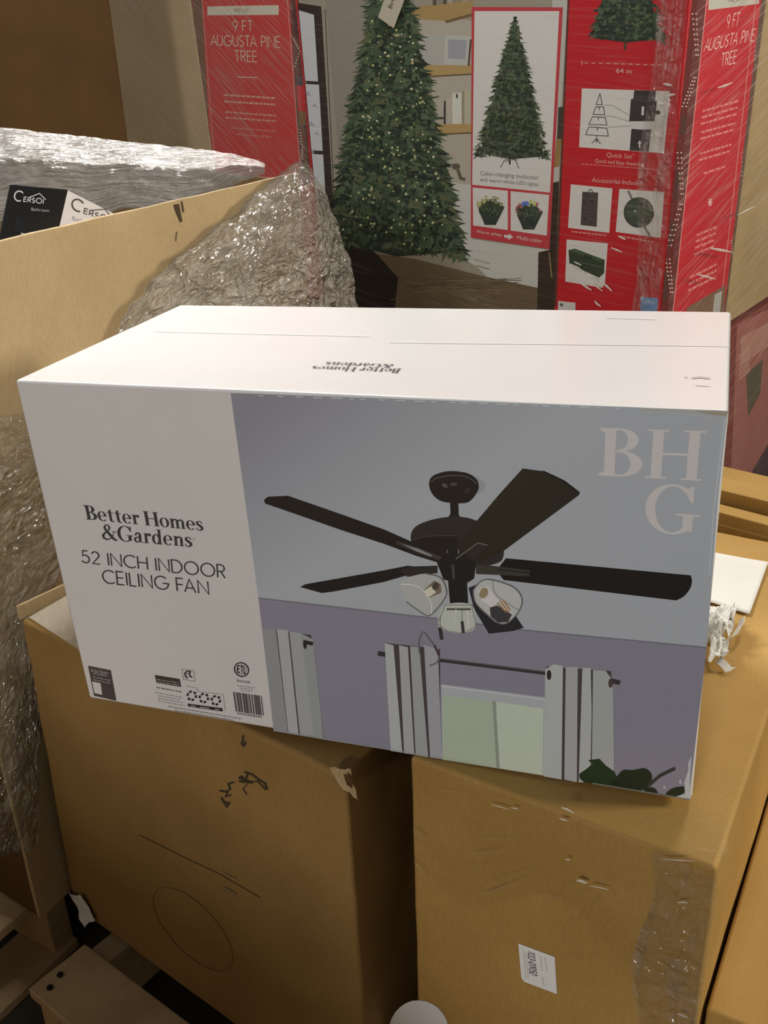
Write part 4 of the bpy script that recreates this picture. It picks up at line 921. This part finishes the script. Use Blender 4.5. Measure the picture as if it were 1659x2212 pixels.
PL = (190, 140, 120)
A.text('9 FT', (504, 67), (546, 67), (503, 45), (545, 45), PL, 'stroke', 3, .10)
A.text('AUGUSTA PINE', (455, 98), (605, 103), (455, 76), (604, 79), PL, 'stroke', 3, .10)
A.text('TREE', (508, 132), (555, 134), (506, 109), (554, 111), PL, 'stroke', 3, .10)
A.line([(512, 166), (556, 168)], 2, PL, 3)
scribble_lines(A, 483, 205, 594, 212, (1, 14), 2, (186, 116, 98), layer=3, w=4, dash=9); scribble_lines(A, 486, 242, 596, 250, (1, 12), 2, (176, 100, 86), layer=3, w=4, dash=9); scribble_lines(A, 500, 276, 595, 284, (1, 13), 2, (150, 76, 70), [1, .8], layer=3, w=4, dash=9)
A.done('red_end_panel', T2, 'red end panel reading 9 FT AUGUSTA PINE TREE')
# --- lower faded carton
S.p0 = tp_(-.004, 0, 0); S.clip = [(TZ, .03, .89), (TU, -1.07, -.467)]
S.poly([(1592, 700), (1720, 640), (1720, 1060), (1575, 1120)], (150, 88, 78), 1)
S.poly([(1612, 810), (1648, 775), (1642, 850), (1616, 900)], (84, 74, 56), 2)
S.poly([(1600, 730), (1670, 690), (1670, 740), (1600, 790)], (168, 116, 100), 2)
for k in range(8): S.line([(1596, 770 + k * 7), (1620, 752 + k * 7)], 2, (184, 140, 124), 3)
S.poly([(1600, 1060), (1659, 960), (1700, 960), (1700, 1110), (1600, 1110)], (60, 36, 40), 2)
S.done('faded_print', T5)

# dark brown carton at the top left
d0 = at(274, 290, 2.55); dN = Vector((.30, -1, 0)).normalized(); dr = Vector((-dN.y, dN.x, 0)); dr = dr if dr.x < 0 else -dr
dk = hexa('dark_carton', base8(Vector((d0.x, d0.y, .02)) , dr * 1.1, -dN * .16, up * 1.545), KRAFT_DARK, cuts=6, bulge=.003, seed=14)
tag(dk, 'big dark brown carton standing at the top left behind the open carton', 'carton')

# unseen cartons added behind the camera to block the front lamp and shade the lower left
for z0, w_, h0, h1 in ((.0, .02, .5, .5), (.505, 0, .69, .53)):
    x0, x1, y0, y1 = -1.95 + w_, -.68, -.95, -.62
    o = hexa('shade_blocker', [(x0, y0, z0), (x1, y0, z0), (x1, y1, z0), (x0, y1, z0), (x0, y0, z0 + h0 + .2 * (z0 > 0)), (x1, y0, z0 + h1), (x1, y1, z0 + h1), (x0, y1, z0 + h0 + .2 * (z0 > 0))], KRAFT, cuts=6, bulge=.002, seed=int(z0 * 50), bevel=.004)
    tag(o, 'unseen brown carton added behind the camera to block light, ' + ('upper one with a sloping top' if z0 else 'lower one on the floor'), 'carton', 'cartons added behind the camera to block light')

# paper tag on the film
tg = [A.pt(817, 37, 330), A.pt(833, -8, 330), A.pt(878, -12, 330), A.pt(851, 61, 330)]
tgo = mesh_obj('paper_tag', tg, [(0, 1, 2, 3)], plain('cream_paper', (.60, .56, .44), .7), None); s = tgo.modifiers.new('solid', 'SOLIDIFY'); s.thickness = .0008
tag(tgo, 'cream paper tag with dark lettering stuck on the film above the printed pine tree', 'tag')
TG = Print(A.pt(817, 37, 330), TZ, 'tree'); TG.p0 = TG.p0 + TG.n * .0012
TG.text('Better', (846, 20), (858, -20), (838, 16), (850, -24), (66, 58, 44), 'serif', 1); TG.done('tag_lettering', tgo)

# ------------------------------------------------------------------ clear stretch film
def film_root(label):
    o = bpy.data.objects.new('stretch_film', None); COL.objects.link(o); return tag(o, label, 'film')
WRAP_T = film_root('clear stretch film wrapped around the pine tree cartons')
WRAP_G = film_root('crinkled clear stretch film gathered over the rim and corner of the open bulk carton')
WRAP_C = film_root('thin clear film over the front of the carton with the white shipping label')
def grid_film(name, fn, nu, nv, mat, root, uvw, smooth=True):
    vs_, fs, uv = [], [], []
    for j in range(nv + 1):
        for i in range(nu + 1):
            vs_.append(fn(i / nu, j / nv)); uv.append((uvw[0] * i / nu, uvw[1] * j / nv))
    for j in range(nv):
        for i in range(nu): a = j * (nu + 1) + i; fs.append((a, a + 1, a + nu + 2, a + nu + 1))
    return mesh_obj(name, vs_, fs, mat, root, uv, smooth)
FILM_A = film_mat('film_front', .015, .16, -.05, 22, 7, .20, (.62, .60, .56), .35)
FILM_L = film_mat('film_left', .09, .36, -.62, 26, 7, .22, (.60, .55, .46), .5, .46, .66)
FILM_S = film_mat('film_side', .03, .34, .30, 26, 6, .14, (.80, .62, .58), .6, .50, .66)
def front_film(u, v):
    x = -1.90 + 1.91 * u; w = .85 - 1.30 * v; p = tp_(x, w, -.014)
    return p - TZ * (.004 * noise.noise(Vector((x * 6, w * 14, 0))))
grid_film('film_sheet', lambda u, v: front_film(.47 + .53 * u, v), 60, 50, FILM_A, WRAP_T, (1.0, 1.3))
grid_film('film_sheet', lambda u, v: front_film(.47 * u, v), 40, 50, FILM_L, WRAP_T, (.9, 1.3))
def side_film(u, v):
    z = -.012 + .85 * u; w = .85 - 1.9 * v; p = tp_(.014, w, z)
    return p + TX * (.006 * noise.noise(Vector((z * 8, w * 9, 3))) + .006)
grid_film('film_sheet', side_film, 50, 60, FILM_S, WRAP_T, (.85, 1.9))

def crinkle(p, f, seed):
    q = p * f + Vector((seed, seed * .7, 0)); return abs(noise.noise(q)) + .5 * abs(noise.noise(q * 2.1)) + .25 * abs(noise.noise(q * 4.3))
FILM_T = film_mat('film_tent', .58, .35, .9, 5, 9, .085, (.58, .54, .46), 1.0, .42, .66, .05, crease=34)
FILM_R = film_mat('film_rim', .58, .4, .06, 12, 6, .19, (.88, .87, .83), 1.0, .42, .62, .02)
FILM_W = film_mat('film_lower', .35, .5, .35, 9, 7, .10, (.42, .39, .31), 1.0, .45, .66, .04, crease=26)
TENT = [(350, [(612, 1.665), (625, 1.660), (640, 1.66), (650, 1.67), (657, 1.69)]),
        (400, [(545, 1.585), (585, 1.575), (630, 1.58), (675, 1.62), (697, 1.70)]),
        (470, [(470, 1.50), (530, 1.49), (600, 1.50), (680, 1.57), (722, 1.70)]),
        (560, [(360, 1.385), (450, 1.38), (560, 1.42), (680, 1.54), (757, 1.70)]),
        (660, [(270, 1.30), (400, 1.32), (540, 1.37), (690, 1.52), (770, 1.68)]),
        (800, [(190, 1.23), (350, 1.28), (520, 1.34), (700, 1.50), (785, 1.66)])]
def tent(u, v):
    k = v * (len(TENT) - 1); i = min(int(k), len(TENT) - 2); f = k - i
    def row(r):
        y, pts = TENT[r]; k2 = u * 4; j = min(int(k2), 3); g = k2 - j
        return Vector((pts[j][0] + (pts[j + 1][0] - pts[j][0]) * g, y, pts[j][1] + (pts[j + 1][1] - pts[j][1]) * g))
    q = row(i).lerp(row(i + 1), f)
    p = at(q.x, q.y, q.z); c = crinkle(p, 17, 2)
    dd = (p - GK).dot(GP.n) - .028
    if dd < 0: p = p - GP.n * dd
    return p + Vector((.3, -1, .2)) * (.016 * (c - .45)) + Vector((.004 * noise.noise(p * 50), 0, .004 * noise.noise(p * 44)))
grid_film('gathered_peak', tent, 90, 90, FILM_T, WRAP_G, (.5, .5), smooth=True)
def rim(u, v):
    x = -60 + 632 * u; yt = 268 + 70 * u + 14 * max(0, u - .8) * 5 * max(0, u - .8) * 5; h = (205 - 100 * u) * (1 - max(0, u - .82) / .18 * .85) + 8 * math.sin(u * 20)
    d = 2.08 - .385 * u
    y = yt + v * h
    p = at(x, y, d + .10 * max(0, 1 - v / .34)); c = crinkle(Vector((p.x * .5, p.y * .5, p.z)), 30, 6)
    if v < .34: return p + Vector((0, -.4, .9)) * (.0045 * (c - .4))
    return p + Vector((.2, -1, .5)) * (.010 * (c - .4))
grid_film('bunched_edge', rim, 110, 50, FILM_R, WRAP_G, (1.0, .25))
def lowwrap(u, v):
    x = -60 + (300 - 160 * min(1, v * 1.9)) * u; y = 905 - 40 * u + v * 960
    p = onplane(x, y, GK + GP.n * .02, gn); c = crinkle(p, 20, 9)
    return p + GP.n * (.012 * c)
grid_film('lower_sheet', lowwrap, 60, 60, FILM_W, WRAP_G, (.3, .75))
# film on the brown cartons: over the right carton's front edge
FILM_C = film_mat('film_carton', .03, .45, .25, 14, 8, .07, (.50, .43, .32), 1.0, .60, .70, .01)
def cfilm(u, v):
    base = RC.lerp(RD, .02 + .98 * u) + re_ * .003 * u
    if v < .2: p = base + rs * (.05 * (1 - v / .2)) + up * .004
    else: p = base - up * ((.13 + .03 * math.sin(u * 9)) * (v - .2) / .8 - .004) + RP.n * .007
    c = noise.noise(Vector((u * 9, v * 7, 1)))
    return p + RP.n * (.003 * abs(c)) + up * (.003 * c if v < .2 else 0)
grid_film('film_sheet', cfilm, 60, 40, FILM_C, WRAP_C, (.3, .2))
FILM_E = film_mat('film_corner', .16, .45, 1.5, 6, 9, .08, (.40, .35, .28), 1.0, .5, .66, .02, crease=30)
def efilm(u, v):
    w = u * .055; z = .002 - v * .30
    p = RD - re_ * (.052 - w) + up * z + RP.n * .008; c = crinkle(p, 30, 4)
    return p + RP.n * (.005 * c) + re_ * (.006 * math.sin(v * 11) * (1 - u))
grid_film('corner_sheet', efilm, 14, 60, FILM_E, WRAP_C, (.06, .30))
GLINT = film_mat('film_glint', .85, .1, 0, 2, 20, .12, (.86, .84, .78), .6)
def crease(pln, off, pts, w, root):  # lays a white ribbon in place of a bright glint on the film
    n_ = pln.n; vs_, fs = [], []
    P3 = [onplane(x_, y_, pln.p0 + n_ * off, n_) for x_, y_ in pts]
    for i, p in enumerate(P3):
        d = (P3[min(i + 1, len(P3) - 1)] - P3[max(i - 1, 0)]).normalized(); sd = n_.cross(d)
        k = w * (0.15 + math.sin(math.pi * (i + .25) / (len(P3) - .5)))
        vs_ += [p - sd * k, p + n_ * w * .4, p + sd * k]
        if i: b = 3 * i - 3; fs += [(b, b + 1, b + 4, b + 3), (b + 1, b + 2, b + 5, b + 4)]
    mesh_obj('painted_glint', vs_, fs, GLINT, root, [(0, 0)] * len(vs_))
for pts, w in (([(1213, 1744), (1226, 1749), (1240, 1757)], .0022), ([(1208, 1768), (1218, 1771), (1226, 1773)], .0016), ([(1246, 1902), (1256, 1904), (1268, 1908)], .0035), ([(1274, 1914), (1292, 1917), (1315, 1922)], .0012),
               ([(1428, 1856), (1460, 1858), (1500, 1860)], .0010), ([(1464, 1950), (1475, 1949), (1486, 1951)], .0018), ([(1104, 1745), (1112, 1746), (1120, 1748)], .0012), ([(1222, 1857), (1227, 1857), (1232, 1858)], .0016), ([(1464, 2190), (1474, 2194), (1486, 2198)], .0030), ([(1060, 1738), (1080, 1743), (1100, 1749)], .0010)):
    crease(RP, .0078, pts, w * .5, WRAP_C)  # white ribbons in place of glints on the carton film
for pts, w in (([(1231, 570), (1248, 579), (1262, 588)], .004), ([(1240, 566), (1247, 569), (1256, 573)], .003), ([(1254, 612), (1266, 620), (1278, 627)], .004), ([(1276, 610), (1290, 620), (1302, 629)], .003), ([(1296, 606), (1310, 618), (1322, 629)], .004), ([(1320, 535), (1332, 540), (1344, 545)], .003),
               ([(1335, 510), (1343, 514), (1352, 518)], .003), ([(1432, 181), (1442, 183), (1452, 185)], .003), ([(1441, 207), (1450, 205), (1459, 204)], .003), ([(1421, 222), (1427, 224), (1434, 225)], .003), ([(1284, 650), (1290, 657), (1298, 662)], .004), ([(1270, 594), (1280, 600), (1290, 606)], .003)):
    crease(A, .028, pts, w * .6, WRAP_T)  # white ribbons in place of glints on the front film
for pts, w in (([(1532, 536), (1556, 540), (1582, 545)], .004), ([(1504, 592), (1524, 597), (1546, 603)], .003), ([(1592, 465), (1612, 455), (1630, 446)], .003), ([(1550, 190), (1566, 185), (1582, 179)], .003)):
    crease(S, .034, pts, w * .6, WRAP_T)  # white ribbons in place of glints on the side film
FILM_K = film_mat('film_fold', .14, .5, 1.5, 8, 9, .10, (.62, .50, .48), 1.0, .46, .64, .03, crease=22)
def fold(u, v):
    w = .70 - 1.12 * v; x = -.055 + .062 * u; p = tp_(x, w, -.022); c = crinkle(p, 26, 8)
    return p - TZ * (.010 * c) + TX * (.008 * math.sin(v * 17) * (1 - u))
grid_film('corner_fold', fold, 14, 110, FILM_K, WRAP_T, (.07, 1.1))
